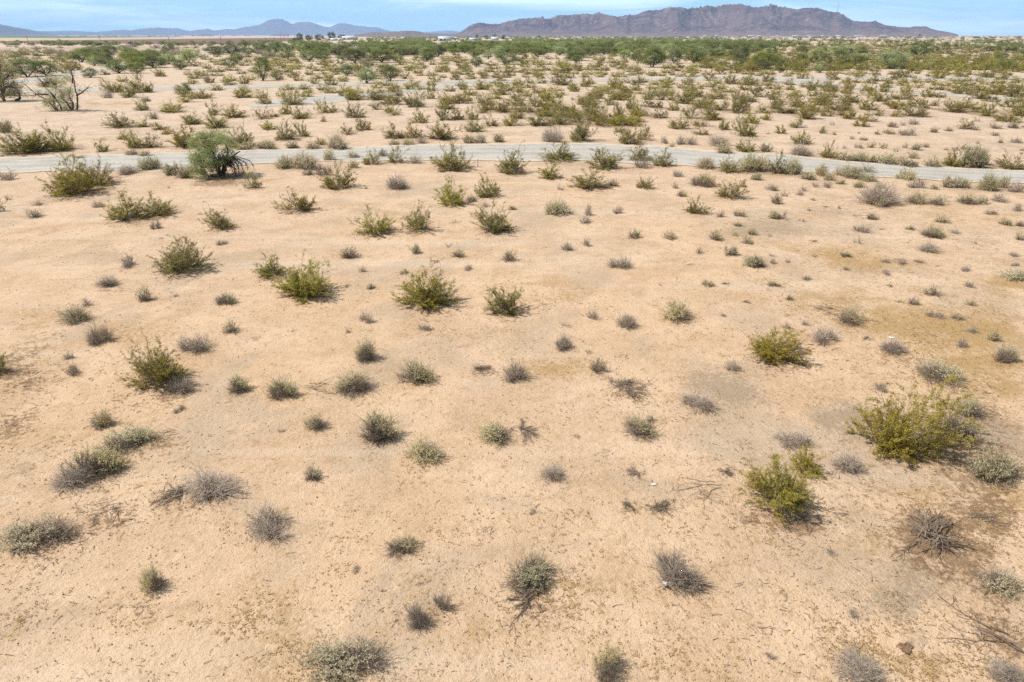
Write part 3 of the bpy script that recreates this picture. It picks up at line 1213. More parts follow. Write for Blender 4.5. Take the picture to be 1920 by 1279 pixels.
for p in PLANTS:
    gx, gy, t = ground(p['x'], p['y'])
    dist = math.sqrt(gx * gx + gy * gy + CAMH ** 2)
    sn = CAMH / dist; cs = math.sqrt(1 - sn * sn)
    flat = p['kind'] in ('brush_pile', 'fallen_branch')
    q = 0.46 if flat else 0.40 if p['kind'] == 'creosote_bush' else 0.42
    gx, gy, t = ground(p['x'], p['y'] - q * p['w'] * sn)
    s = t / FPX
    W = p['w'] * s; a = p['h'] * s - q * W * sn
    H = math.sqrt(max(a * a - (0.5 * W * sn) ** 2, 0)) / cs if a > 0 else 0
    lo, hi = (0.10, 0.19) if flat else (0.36, 1.3)
    if p['kind'] in ('dry_bush', 'bursage_bush'): lo = 0.42
    p['W'] = W; p['H'] = min(max(H, lo * W), hi * W) * (0.86 if p['kind'] in ('dry_bush', 'bursage_bush') else 1.0); p['gx'] = float(gx); p['gy'] = float(gy)

# ---------------------------------------------------------------- labels
MARKS = [(20, 'dark left hill'), (150, 'low blue foothills'), (300, 'long blue ridge'), (430, "blue range's dip"), (520, 'flat-topped mountain'),
         (645, 'second blue peak'), (735, 'brown hillocks'), (833, 'white barn'), (905, "mountain's left tip"), (1005, 'first crest'),
         (1122, 'small pointed crest'), (1182, 'ridge notch'), (1265, 'ridge shoulder'), (1385, 'highest summit'), (1447, 'second summit'),
         (1530, 'third summit'), (1570, 'radio mast'), (1643, 'round knob'), (1725, 'last knob'), (1800, "mountain's right end"), (1885, 'flat right horizon')]
NOUN = {'creosote_bush': 'olive creosote bush', 'bursage_bush': 'grey-green bursage', 'saltbush': 'pale saltbush', 'dry_bush': 'leafless dry bush',
        'brush_pile': 'dead brush pile', 'fallen_branch': 'dead fallen twigs', 'mesquite_tree': 'bushy green tree', 'dark_tree': 'dark farm tree'}
LM = [p for p in PLANTS if p['short']]
LM.append(dict(x=415, y=333, gx=float(ground(415, 333)[0]), gy=float(ground(415, 333)[1]), short='the pale palo verde', kind='x'))


def size_word(p):
    b = {'creosote_bush': (1.7, 2.6), 'bursage_bush': (0.55, 0.95), 'saltbush': (1.1, 1.8), 'dry_bush': (0.6, 1.1), 'mesquite_tree': (5.0, 7.5), 'dark_tree': (8, 14)}.get(p['kind'])
    if not b: return ''
    return 'small ' if p['W'] < b[0] else 'large ' if p['W'] > b[1] else ''


def auto_label(p):
    x, y = p['x'], p['y']
    noun = size_word(p) + NOUN[p['kind']]
    col = min(MARKS, key=lambda m: abs(m[0] - x))[1]
    a, b = road_y(ROAD1, x)
    if y > b + 26 or y > 345:
        q = min((m for m in LM if m is not p), key=lambda m: (m['gx'] - p['gx']) ** 2 + (m['gy'] - p['gy']) ** 2)
        dx = p['gx'] - q['gx']; dy = p['gy'] - q['gy']
        rel = ('right of ' if dx > 0 else 'left of ') if abs(dx) > abs(dy) else ('behind ' if dy > 0 else 'in front of ')
        return noun + ' ' + rel + q['short']
    if b - 12 <= y: return noun + " at near road's near edge, below the " + col
    if a - 6 <= y <= b - 12: return noun + " at near road's far edge, below the " + col
    a2, b2 = road_y(ROAD2, x)
    if y > b2:
        f = (y - b2) / (a - b2)
        z = 'before the second road' if f < 0.22 else 'nearer the second road' if f < 0.5 else 'midway between roads' if f < 0.76 else 'just behind the near road'
        return noun + ' ' + z + ', below the ' + col
    z = 'just past second road' if y > a2 - 18 else 'beyond the second road' if y > 112 else 'deep in far scrub' if y > 96 else "at far scrub's edge" if y > 86 else 'on the far plain'
    return noun + ' ' + z + ', below the ' + col


def finish_labels(items):
    from collections import defaultdict
    ORD = ['leftmost', 'second from left', 'third from left', 'fourth from left', 'fifth from left', 'sixth from left', 'seventh from left', 'eighth from left', 'ninth from left']
    by = defaultdict(list)
    for p in items: by[p['label']].append(p)
    for lab, ps in by.items():
        if len(ps) == 1: continue
        ps.sort(key=lambda p: p['x'])
        n = len(ps)
        for i, p in enumerate(ps):
            if n == 2: o = 'left of two' if i == 0 else 'right of two'
            elif i == n - 1: o = 'rightmost of ' + {3: 'three', 4: 'four', 5: 'five', 6: 'six'}.get(n, 'several')
            elif i == 0: o = 'leftmost of ' + {3: 'three', 4: 'four', 5: 'five', 6: 'six'}.get(n, 'several')
            else: o = ORD[min(i, 8)]
            p['label'] = lab + ', ' + o


for p in PLANTS:
    if not p['label']: p['label'] = auto_label(p)
finish_labels(PLANTS)

# ---------------------------------------------------------------- object helpers
def tag(o, label=None, cat=None, group=None, kind=None):
    if label: o['label'] = label
    if cat: o['category'] = cat
    if group: o['group'] = group
    if kind: o['kind'] = kind
    return o


def link(name, me, parent=None, loc=None):
    o = bpy.data.objects.new(name, me); COL.objects.link(o)
    if parent is not None: o.parent = parent
    if loc is not None: o.location = loc
    return o


def root(name, loc, rz=0.0, scale=(1, 1, 1)):
    o = bpy.data.objects.new(name, None); COL.objects.link(o)
    o.location = loc; o.rotation_euler = (0, 0, rz); o.scale = scale
    o.empty_display_size = 0.2
    return o


# ---------------------------------------------------------------- ground
ys = [-8.0]
while ys[-1] < 16300: ys.append(ys[-1] + max(0.16, 0.0105 * (ys[-1] + 18)))
ys = np.array(ys); us = np.linspace(-1, 1, 340)
GX = us[None, :] * (1.15 * (ys[:, None] + 26)); GY = np.broadcast_to(ys[:, None], GX.shape)
GZ = hgt(GX, GY)


def put_blobs(blobs):
    A = np.zeros(GX.shape)
    for x, y, rx, ry, amt in blobs:
        gx, gy, t = ground(x, y); s = t / FPX
        g2 = ground(x, y - ry); ryw = abs(float(g2[1] - gy))
        rxw = rx * s
        m = (np.abs(GX - gx) < 2.6 * rxw) & (np.abs(GY - gy) < 2.6 * ryw)
        A[m] += amt * np.exp(-((GX[m] - gx) / rxw) ** 2 - ((GY[m] - gy) / ryw) ** 2)
    return np.clip(A, 0, 1)


GREY = put_blobs([(1335, 715, 70, 35, 0.9), (1400, 735, 50, 25, 0.6), (1570, 790, 55, 40, 0.9), (1620, 770, 50, 35, 0.8), (1450, 430, 90, 20, 0.8), (1560, 400, 80, 16, 0.7), (1380, 440, 50, 14, 0.5),
                  (1680, 375, 120, 12, 0.8), (850, 640, 120, 25, 0.35), (40, 870, 60, 60, 0.55), (60, 930, 60, 40, 0.4), (1660, 1140, 80, 40, 0.6), (1760, 1090, 100, 45, 0.6), (1700, 1060, 80, 30, 0.4),
                  (1870, 830, 70, 50, 0.9), (1850, 780, 60, 40, 0.8), (1600, 480, 90, 22, 0.25), (1820, 450, 80, 30, 0.45), (1850, 500, 90, 22, 0.45), (1700, 1120, 60, 25, 0.35), (640, 1000, 60, 60, 0.2),
                  (330, 480, 100, 18, 0.25), (870, 620, 200, 12, 0.25), (1880, 1250, 60, 25, 0.5), (1480, 1230, 70, 30, 0.3), (950, 560, 60, 12, 0.2), (100, 350, 130, 10, 0.4), (200, 200, 300, 8, 0.3),
                  (60, 90, 200, 6, 0.5), (300, 90, 260, 5, 0.5), (760, 385, 60, 8, 0.3), (1870, 265, 120, 14, 0.45), (1750, 280, 120, 12, 0.35)])
OCHRE = 0.85 * put_blobs([(1620, 492, 80, 22, 0.8), (1530, 475, 70, 14, 0.6), (1430, 530, 55, 10, 0.8), (1840, 720, 80, 40, 1.0), (1780, 690, 60, 25, 0.6), (1700, 610, 140, 45, 0.7), (1560, 560, 120, 35, 0.5), (1830, 620, 90, 50, 0.7),
                   (1890, 660, 60, 60, 0.7), (1640, 1230, 90, 35, 0.9), (1740, 1250, 80, 30, 0.8), (1560, 1200, 70, 35, 0.5), (1060, 685, 90, 14, 0.8), (900, 690, 40, 12, 0.5), (1180, 735, 80, 22, 0.5),
                   (760, 1075, 50, 22, 0.7), (1060, 1090, 60, 28, 0.8), (400, 1150, 90, 35, 0.5), (560, 1130, 90, 60, 0.45), (560, 1230, 120, 40, 0.45), (970, 530, 70, 12, 0.6), (1060, 555, 90, 14, 0.6), (1010, 960, 80, 30, 0.4),
                   (1180, 950, 70, 25, 0.5), (1880, 530, 60, 14, 1.0), (20, 1180, 30, 60, 0.8), (100, 440, 110, 16, 0.5), (180, 470, 90, 20, 0.4), (210, 620, 150, 30, 0.4), (320, 860, 100, 40, 0.4), (1020, 640, 40, 10, 0.3),
                   (1150, 1130, 120, 60, 0.35), (950, 1200, 160, 40, 0.35), (60, 610, 80, 40, 0.4), (450, 730, 200, 30, 0.2), (700, 395, 100, 10, 0.4), (1300, 610, 80, 20, 0.3), (1230, 470, 60, 10, 0.4), (1760, 640, 200, 60, 0.35),
                   (1760, 380, 120, 9, 0.4), (1850, 560, 100, 30, 0.5), (1780, 960, 150, 70, 0.55), (1880, 930, 60, 60, 0.6), (210, 196, 60, 3, 0.9), (130, 194, 120, 3, 0.4), (500, 341, 30, 5, 0.9), (560, 178, 60, 3, 0.7), (1800, 410, 100, 12, 0.5)])
lit = []
for p in PLANTS:
    if p['y'] > 200:
        lit.append((p['x'] + 0.08 * p['w'], p['y'] - 0.12 * p['w'] * 0.5, 0.62 * p['w'], 0.30 * p['w'] * min(1, 0.25 + (p['y'] - 65) / 900.0) + 2, {'creosote_bush': 0.75, 'saltbush': 0.55, 'brush_pile': 0.65}.get(p['kind'], 0.5)))
lit += [(1860, 1000, 80, 55, 0.25), (1810, 1080, 120, 40, 0.35), (1870, 770, 70, 45, 0.5), (1720, 1175, 90, 25, 0.3), (1890, 1180, 50, 60, 0.5), (60, 640, 90, 30, 0.35), (30, 780, 60, 50, 0.4), (120, 830, 60, 30, 0.3), (1480, 640, 80, 20, 0.25), (1660, 680, 120, 30, 0.35), (1860, 690, 70, 30, 0.35),
        (700, 480, 60, 8, 0.35), (230, 540, 60, 12, 0.3), (1010, 560, 70, 10, 0.3), (1130, 640, 60, 12, 0.3), (1240, 780, 60, 18, 0.25), (330, 840, 80, 20, 0.25), (1420, 560, 60, 10, 0.25), (1750, 520, 90, 14, 0.3), (1200, 400, 90, 8, 0.25), (480, 400, 60, 6, 0.3), (40, 720, 60, 25, 0.8), (20, 690, 50, 15, 0.8), (60, 660, 60, 12, 0.4), (1750, 1010, 110, 45, 0.7), (1860, 950, 70, 40, 0.7), (1880, 850, 60, 60, 0.6), (1720, 960, 90, 30, 0.4), (1590, 1240, 40, 20, 0.6),
        (190, 960, 70, 40, 0.5), (240, 760, 60, 20, 0.3), (915, 690, 40, 14, 0.6), (1010, 755, 60, 14, 0.2), (20, 800, 50, 40, 0.5), (420, 345, 70, 8, 0.9), (1850, 1180, 80, 40, 0.3)]
LITTER = put_blobs(lit)
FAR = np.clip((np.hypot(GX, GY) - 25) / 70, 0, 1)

n0, n1 = GX.shape
idx = np.arange(n0 * n1).reshape(n0, n1)
F = np.stack([idx[:-1, :-1], idx[:-1, 1:], idx[1:, 1:], idx[1:, :-1]], -1).reshape(-1, 4)

m, nt, out = nodes_of('desert_sand'); g = G(nt)
P = g.pos()
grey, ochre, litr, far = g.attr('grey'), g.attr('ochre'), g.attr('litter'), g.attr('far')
nA = g.noise(P, 0.09, 3); nB = g.noise(P, 0.45, 4, 0.6, 0.4); nC = g.noise(P, 2.2, 4, 0.65, 0.3); nD = g.noise(P, 9.0, 4, 0.7); nE = g.noise(P, 34.0, 3, 0.7)
def dots(scale, lo, hi, vec=None):
    v = g.n('ShaderNodeTexVoronoi'); v.inputs['Scale'].default_value = scale; v.inputs['Randomness'].default_value = 1.0
    g.put(v.inputs['Vector'], vec or warp)
    sp_ = g.n('ShaderNodeSeparateColor'); g.link(v.outputs['Color'], sp_.inputs[0])
    return g.math('SUBTRACT', 1.0, g.step(g.math('ADD', v.outputs['Distance'], g.math('MULTIPLY', sp_.outputs[0], 0.3)), lo, hi))
wn = g.n('ShaderNodeTexNoise'); wn.inputs['Scale'].default_value = 11.0; g.link(P, wn.inputs['Vector'])
wa = g.n('ShaderNodeVectorMath', operation='MULTIPLY_ADD'); g.link(wn.outputs['Color'], wa.inputs[0]); wa.inputs[1].default_value = (0.09, 0.09, 0.0); g.link(P, wa.inputs[2])
warp = wa.outputs[0]
warm = g.mix(g.step(nB, 0.3, 0.7), (0.61, 0.425, 0.280), (0.515, 0.345, 0.217))
pink = g.mix(g.step(nB, 0.3, 0.7), (0.585, 0.455, 0.36), (0.50, 0.38, 0.295))
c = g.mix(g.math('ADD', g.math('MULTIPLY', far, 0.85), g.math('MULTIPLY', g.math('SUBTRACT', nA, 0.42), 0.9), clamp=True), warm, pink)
c = g.mix(g.math('MULTIPLY', g.step(nC, 0.48, 0.66), 0.42), c, (0.43, 0.295, 0.18))
c = g.mix(g.math('MULTIPLY', g.step(g.noise(P, 0.22, 4, 0.6, 0.8), 0.48, 0.64), 0.6), c, (0.405, 0.31, 0.225))
# grey silt
gm = g.math('MULTIPLY', g.step(g.math('ADD', g.math('MULTIPLY', grey, 0.42), g.math('ADD', g.math('MULTIPLY', nD, 0.75), g.math('MULTIPLY', nC, 0.35))), 0.66, 0.92), 0.85)
c = g.mix(gm, c, (0.31, 0.235, 0.165))
# ochre stubble of dried annuals: ragged flecks, thickest in the ochre patches
om = g.math('ADD', g.math('MULTIPLY', ochre, 0.8), g.math('MULTIPLY', g.step(nB, 0.40, 0.66), 0.45))
fl = g.step(g.math('ADD', g.math('MULTIPLY', nD, 0.75), g.math('ADD', g.math('MULTIPLY', om, 0.30), g.math('MULTIPLY', nC, 0.22))), 0.60, 0.72)
c = g.mix(g.math('MULTIPLY', fl, g.math('MULTIPLY_ADD', om, 0.7, 0.08, clamp=True)), c, (0.36, 0.22, 0.085))
c = g.mix(g.math('MULTIPLY', g.step(g.math('ADD', ochre, g.math('ADD', g.math('MULTIPLY', g.math('SUBTRACT', nC, 0.5), 1.8), g.math('MULTIPLY', g.math('SUBTRACT', nD, 0.5), 1.2))), 0.4, 1.0), 0.16), c, (0.46, 0.31, 0.14))
clus = g.math('MULTIPLY', g.step(g.math('ADD', nC, g.math('MULTIPLY', om, 0.16)), 0.44, 0.60), 1.0)
c = g.mix(g.math('MULTIPLY', g.math('MULTIPLY', dots(8.5, 0.22, 0.38), clus), 0.85), c, (0.40, 0.25, 0.105))
c = g.mix(g.math('MULTIPLY', g.math('MULTIPLY', dots(19.0, 0.22, 0.36), g.step(nB, 0.34, 0.56)), 0.7), c, (0.36, 0.225, 0.11))
# brown leaf litter
lm = g.step(g.math('ADD', g.math('MULTIPLY', litr, 0.74), g.math('ADD', g.math('MULTIPLY', g.math('SUBTRACT', nD, 0.5), 1.7), g.math('MULTIPLY', g.math('SUBTRACT', nC, 0.5), 1.0))), 0.36, 0.72)
c = g.mix(g.math('MULTIPLY', lm, 0.82), c, (0.185, 0.108, 0.058))
# crust: pale plates and browner hollows at hand scale, thicker towards the right side
nF = g.noise(P, 4.2, 5, 0.72, 0.8)
sx = g.n('ShaderNodeSeparateXYZ'); g.link(P, sx.inputs[0])
side = g.math('MULTIPLY', g.step(g.math('ADD', g.math('DIVIDE', sx.outputs[0], g.math('ADD', sx.outputs[1], 4.0)), g.math('MULTIPLY', g.math('SUBTRACT', nA, 0.5), 1.6)), -0.15, 0.75), 1.0)
c = g.mix(g.math('MULTIPLY', g.step(nF, 0.53, 0.66), g.math('MULTIPLY_ADD', side, 0.5, 0.30)), c, (0.36, 0.235, 0.125))
c = g.mix(g.math('MULTIPLY', g.step(nF, 0.44, 0.30), 0.4), c, (0.70, 0.535, 0.385))
c = g.mix(g.math('MULTIPLY', g.step(g.noise(P, 17.0, 4, 0.75), 0.54, 0.66), 0.42), c, (0.33, 0.215, 0.12))
# grit
c = g.mix(g.math('MULTIPLY', g.step(nE, 0.57, 0.70), 0.55), c, (0.24, 0.155, 0.09))
c = g.mix(g.math('MULTIPLY', g.step(g.noise(P, 55.0, 2), 0.60, 0.74), 0.3), c, (0.76, 0.60, 0.43))
# faint streaks of old wheel tracks and runnels
wv = g.n('ShaderNodeMapping'); g.link(P, wv.inputs['Vector']); wv.inputs['Rotation'].default_value = (0, 0, R(22)); wv.inputs['Scale'].default_value = (0.05, 0.5, 1)
ns = g.noise(wv.outputs[0], 1.0, 4, 0.6, 0.5)
c = g.mix(g.math('MULTIPLY', g.step(ns, 0.52, 0.72), 0.3), c, (0.64, 0.52, 0.40))
bs = g.n('ShaderNodeBsdfPrincipled'); g.put(bs.inputs['Base Color'], c)
bs.inputs['Roughness'].default_value = 0.95; bs.inputs['Specular IOR Level'].default_value = 0.1
hb = g.math('ADD', g.math('MULTIPLY', nD, 0.7), g.math('ADD', g.math('MULTIPLY', nE, 0.3), g.math('MULTIPLY', nC, 0.55)))
bp = g.n('ShaderNodeBump'); bp.inputs['Strength'].default_value = 1.0; bp.inputs['Distance'].default_value = 0.07
g.put(bp.inputs['Height'], hb); g.link(bp.outputs[0], bs.inputs['Normal'])
g.link(bs.outputs[0], out.inputs['Surface'])
M['sand'] = m
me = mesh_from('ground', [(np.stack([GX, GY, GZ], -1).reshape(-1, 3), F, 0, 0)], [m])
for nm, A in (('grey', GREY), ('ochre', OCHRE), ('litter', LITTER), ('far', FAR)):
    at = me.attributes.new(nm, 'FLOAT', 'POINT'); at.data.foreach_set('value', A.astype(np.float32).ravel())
me.polygons.foreach_set('use_smooth', np.ones(len(me.polygons), bool))
tag(link('ground', me), 'wide flat pale orange desert sand with ochre and brown flecks', kind='structure')

# ---------------------------------------------------------------- roads and fields
def sheet(name, tbl, mat, lift, label, rag=0.35, step=0.8, nac=10):
    a = np.array(tbl, float)
    tt = np.linspace(a[0, 0], a[-1, 0], 1600)
    fx, fy, _ = ground(tt, np.interp(tt, a[:, 0], a[:, 1])); nx, ny, _ = ground(tt, np.interp(tt, a[:, 0], a[:, 2]))
    L = np.concatenate([[0], np.cumsum(np.hypot(np.diff((fx + nx) / 2), np.diff((fy + ny) / 2)))])
    k = np.linspace(0, L[-1], min(int(L[-1] / step) + 2, 1500))
    fx, fy, nx, ny = [np.interp(k, L, v) for v in (fx, fy, nx, ny)]
    # iron out the kinks of the traced edges
    ker = np.hanning(2 * max(2, int(9 / step)) + 1); ker /= ker.sum()
    def sm(v):
        pd = len(ker) // 2
        return np.convolve(np.concatenate([2 * v[0] - v[pd:0:-1], v, 2 * v[-1] - v[-2:-pd - 2:-1]]), ker, 'valid')
    fx, fy, nx, ny = map(sm, (fx, fy, nx, ny))
    u = np.linspace(0, 1, nac)[None, :]
    e0 = (rag * (fbm(k / 2.5, k * 0 + 3.3, 3) - 0.5) * 2)[:, None]; e1 = (rag * (fbm(k / 2.5, k * 0 + 8.3, 3) - 0.5) * 2)[:, None]
    wd = np.hypot(nx - fx, ny - fy)[:, None] + 1e-6
    uu = u + (1 - u) * e0 / wd + u * e1 / wd
    X = fx[:, None] * (1 - uu) + nx[:, None] * uu; Y = fy[:, None] * (1 - uu) + ny[:, None] * uu
    Z = hgt(X, Y) + lift
    ii = np.arange(X.size).reshape(X.shape)
    F = np.stack([ii[:-1, :-1], ii[1:, :-1], ii[1:, 1:], ii[:-1, 1:]], -1).reshape(-1, 4)
    me = mesh_from(name, [(np.stack([X, Y, Z], -1).reshape(-1, 3), F, 0, 0)], [mat])
    at = me.attributes.new('across', 'FLOAT', 'POINT'); at.data.foreach_set('value', np.broadcast_to(u, X.shape).astype(np.float32).ravel())
    me.polygons.foreach_set('use_smooth', np.ones(len(me.polygons), bool))
    return tag(link(name, me), label, kind='structure')


m, nt, out = nodes_of('grey_gravel'); g = G(nt); P = g.pos()
n1 = g.noise(P, 0.35, 4); n2 = g.noise(P, 5, 4, 0.7); n3 = g.noise(P, 22, 3, 0.7); n4 = g.noise(P, 1.1, 4, 0.65)
ac = g.attr('across')
c = g.mix(g.step(n1, 0.35, 0.65), (0.43, 0.395, 0.35), (0.345, 0.31, 0.268))
rut = g.math('SINE', g.math('ADD', g.math('MULTIPLY', ac, 25.1), g.math('MULTIPLY', n1, 3.0)))
c = g.mix(g.math('MULTIPLY', g.step(rut, 0.1, 0.9), 0.5), c, (0.50, 0.475, 0.435))
c = g.mix(g.math('MULTIPLY', g.step(n4, 0.48, 0.68), 0.4), c, (0.45, 0.375, 0.29))
c = g.mix(g.math('MULTIPLY', g.step(n2, 0.48, 0.66), 0.55), c, (0.24, 0.215, 0.185))
c = g.mix(g.math('MULTIPLY', g.step(n3, 0.55, 0.75), 0.5), c, (0.22, 0.20, 0.18))
eg = g.math('MULTIPLY', g.math('ABSOLUTE', g.math('SUBTRACT', ac, 0.5)), 2.0)
c = g.mix(g.math('MULTIPLY', g.step(g.math('ADD', eg, g.math('ADD', g.math('MULTIPLY', g.math('SUBTRACT', n4, 0.5), 0.9), g.math('MULTIPLY', g.math('SUBTRACT', n2, 0.5), 0.5))), 0.74, 0.98), 0.92), c, (0.55, 0.43, 0.32))
bs = g.n('ShaderNodeBsdfPrincipled'); g.put(bs.inputs['Base Color'], c); bs.inputs['Roughness'].default_value = 0.95
bp = g.n('ShaderNodeBump'); bp.inputs['Distance'].default_value = 0.05; bp.inputs['Strength'].default_value = 0.6
g.put(bp.inputs['Height'], g.math('ADD', n2, g.math('MULTIPLY', n3, 0.5))); g.link(bp.outputs[0], bs.inputs['Normal'])
g.link(bs.outputs[0], out.inputs['Surface']); M['gravel'] = m


def field_mat(name, c1, c2, rot, stripe):
    m, nt, out = nodes_of(name); g = G(nt); P = g.pos()
    mp = g.n('ShaderNodeMapping'); g.link(P, mp.inputs['Vector']); mp.inputs['Scale'].default_value = (0.0025, stripe, 1); mp.inputs['Rotation'].default_value = (0, 0, R(rot))
    nz = g.noise(mp.outputs[0], 1.0, 4, 0.6)
    c = g.mix(g.step(nz, 0.3, 0.7), c1, c2)
    bs = g.n('ShaderNodeBsdfPrincipled'); g.put(bs.inputs['Base Color'], c); bs.inputs['Roughness'].default_value = 0.95
    g.link(bs.outputs[0], out.inputs['Surface']); return m


M['plough'] = field_mat('ploughed_soil', (0.14, 0.062, 0.04), (0.20, 0.095, 0.062), 5, 0.02)
M['stubble'] = field_mat('stubble_field', (0.50, 0.36, 0.16), (0.42, 0.31, 0.16), 3, 0.02)
M['green_field'] = field_mat('green_crop', (0.07, 0.10, 0.035), (0.11, 0.135, 0.055), 0, 0.01)
M['pale_field'] = field_mat('fallow_field', (0.50, 0.385, 0.29), (0.42, 0.31, 0.23), 2, 0.015)
sheet('gravel_road', ROAD1, M['gravel'], 0.03, 'broad pale grey gravel road curving across the middle of the photo', 0.9, 0.5, 24)
sheet('gravel_road', ROAD2, M['gravel'], 0.03, 'second straight pale gravel road crossing behind the olive bushes', 0.9, 0.8, 14)
sheet('gravel_road', ROAD3, M['gravel'], 0.036, 'gravel road branching off to the right from the second road', 0.8, 0.8, 10)
sheet('gravel_track', ROAD4, M['gravel'], 0.034, 'winding grey gravel track running away past green trees at far left', 0.6, 0.8, 8)
sheet('gravel_track', GRAVEL, M['gravel'], 0.032, 'wide patch of grey gravel between the two roads', 1.6, 0.8, 10)
sheet('ploughed_field', [(-260, 77.5, 80.3), (0, 77, 80.3), (150, 75.2, 81), (330, 73, 83), (420, 72, 82), (500, 71.4, 79.5), (566, 71, 76.2)], M['plough'], 0.06, 'reddish brown ploughed field at far left', 2, 4)
sheet('stubble_field', [(-260, 72.3, 76.4), (0, 71.6, 76), (120, 71.7, 75), (230, 71.9, 73.2), (330, 71.9, 72.5)], M['stubble'], 0.06, 'yellow tan stubble field strip beyond the brown field', 2, 5)
sheet('fallow_field', [(230, 70.2, 71.8), (330, 70.0, 71.8), (560, 69.6, 70.9), (650, 69.4, 70.3)], M['pale_field'], 0.06, 'pale pinkish fallow strip beyond the brown field', 2, 6)
sheet('crop_field', [(-260, 67.0, 71.4), (0, 67.2, 71), (100, 67.6, 71.4), (220, 68.4, 70.6), (340, 68.2, 69.3)], M['green_field'], 0.06, 'green crop field below the dark hills at far left', 2, 8)

# ---------------------------------------------------------------- mountains
def mountain(name, prof, d0, d1, mat, label, seed, spur, vc=0.55, step=2.0, nv=70, wave=900.0):
    pr = np.array(prof, float)
    xs = np.arange(pr[0, 0], pr[-1, 0] + step, step)
    yp = np.interp(xs, pr[:, 0], pr[:, 1])
    yp = yp + (fbm(xs / 9.0 + seed, xs * 0 + seed, 3) - 0.5) * 2.0 * np.clip((66 - yp) / 20, 0, 1)
    dx, dy, dz = ray(xs, yp)
    el = np.maximum(dz / np.hypot(dx, dy), -0.0005)          # slope of the sight line over each crest point
    az = np.arctan2(dx, dy)
    v = np.linspace(0, 1, nv)[None, :]
    D = d0 + (d1 - d0) * v
    X = np.sin(az)[:, None] * D; Y = np.cos(az)[:, None] * D
    c0 = vc + 0.16 * (fbm(X / wave / 1.6 + seed, Y / wave / 1.6, 2) - 0.5)
    up = np.clip(v / c0, 0, 1); dn = np.clip((1 - v) / (1 - c0), 0, 1)
    S = np.minimum(up ** 1.35, dn ** 1.1)
    S = S * (1 - 0.15 * np.exp(-((v - c0) / 0.06) ** 2))
    rid = ridged(X / wave + seed, Y / wave * 0.55 + seed * 2, 6)
    sp2 = ridged(X / wave * 0.38 + seed * 3, Y / wave * 0.2 + seed, 4)
    base = S * (1 - spur + spur * (0.9 * rid ** 1.5 + 0.6 * sp2) * 1.25)
    crest = el[:, None] * D + CAMH
    kk = (base / D).max(1)
    rt = np.convolve(np.pad(1 / kk, 6, mode='edge'), np.hanning(13) / np.hanning(13).sum(), 'valid')
    Hh = base * rt[:, None] * el[:, None]
    Hh = Hh * 1.0 + np.where(el[:, None] > 0.0006, 9.0 * (Hh / (Hh.max(1)[:, None] + 1e-6)), 0) - 2.0
    ii = np.arange(X.size).reshape(X.shape)
    F = np.stack([ii[:-1, :-1], ii[:-1, 1:], ii[1:, 1:], ii[1:, :-1]], -1).reshape(-1, 4)
    me = mesh_from(name, [(np.stack([X, Y, Hh], -1).reshape(-1, 3), F, 0, 0)], [mat])
    return tag(link(name, me), label, kind='structure'), float(Hh.max()), (xs, X, Y, Hh)


def rock_mat(name, c1, c2, c3, sc):
    m, nt, out = nodes_of(name); g = G(nt); P = g.pos()
    n1 = g.noise(P, sc, 6, 0.68, 0.6); n2 = g.noise(P, sc * 6, 5, 0.7); n3 = g.noise(P, sc * 32, 4, 0.75)
    c = g.mix(g.step(n1, 0.36, 0.62), c1, c2)
    c = g.mix(g.math('MULTIPLY', g.step(n2, 0.50, 0.70), 0.6), c, c3)
    c = g.mix(g.math('MULTIPLY', g.step(n3, 0.54, 0.66), 0.4), c, tuple(0.5 * v for v in c1))
    z = g.n('ShaderNodeSeparateXYZ'); g.link(P, z.inputs[0])
    c = g.mix(g.math('MULTIPLY', g.step(g.math('ADD', z.outputs[2], g.math('MULTIPLY', n1, 60)), 75.0, 15.0), 0.45), c, c3)
    bs = g.n('ShaderNodeBsdfPrincipled'); g.put(bs.inputs['Base Color'], c); bs.inputs['Roughness'].default_value = 0.95; bs.inputs['Specular IOR Level'].default_value = 0.05
    bp = g.n('ShaderNodeBump'); bp.inputs['Distance'].default_value = 25; bp.inputs['Strength'].default_value = 0.8
    g.put(bp.inputs['Height'], g.math('ADD', n2, g.math('MULTIPLY', n3, 0.4))); g.link(bp.outputs[0], bs.inputs['Normal'])
    g.link(bs.outputs[0], out.inputs['Surface']); return m


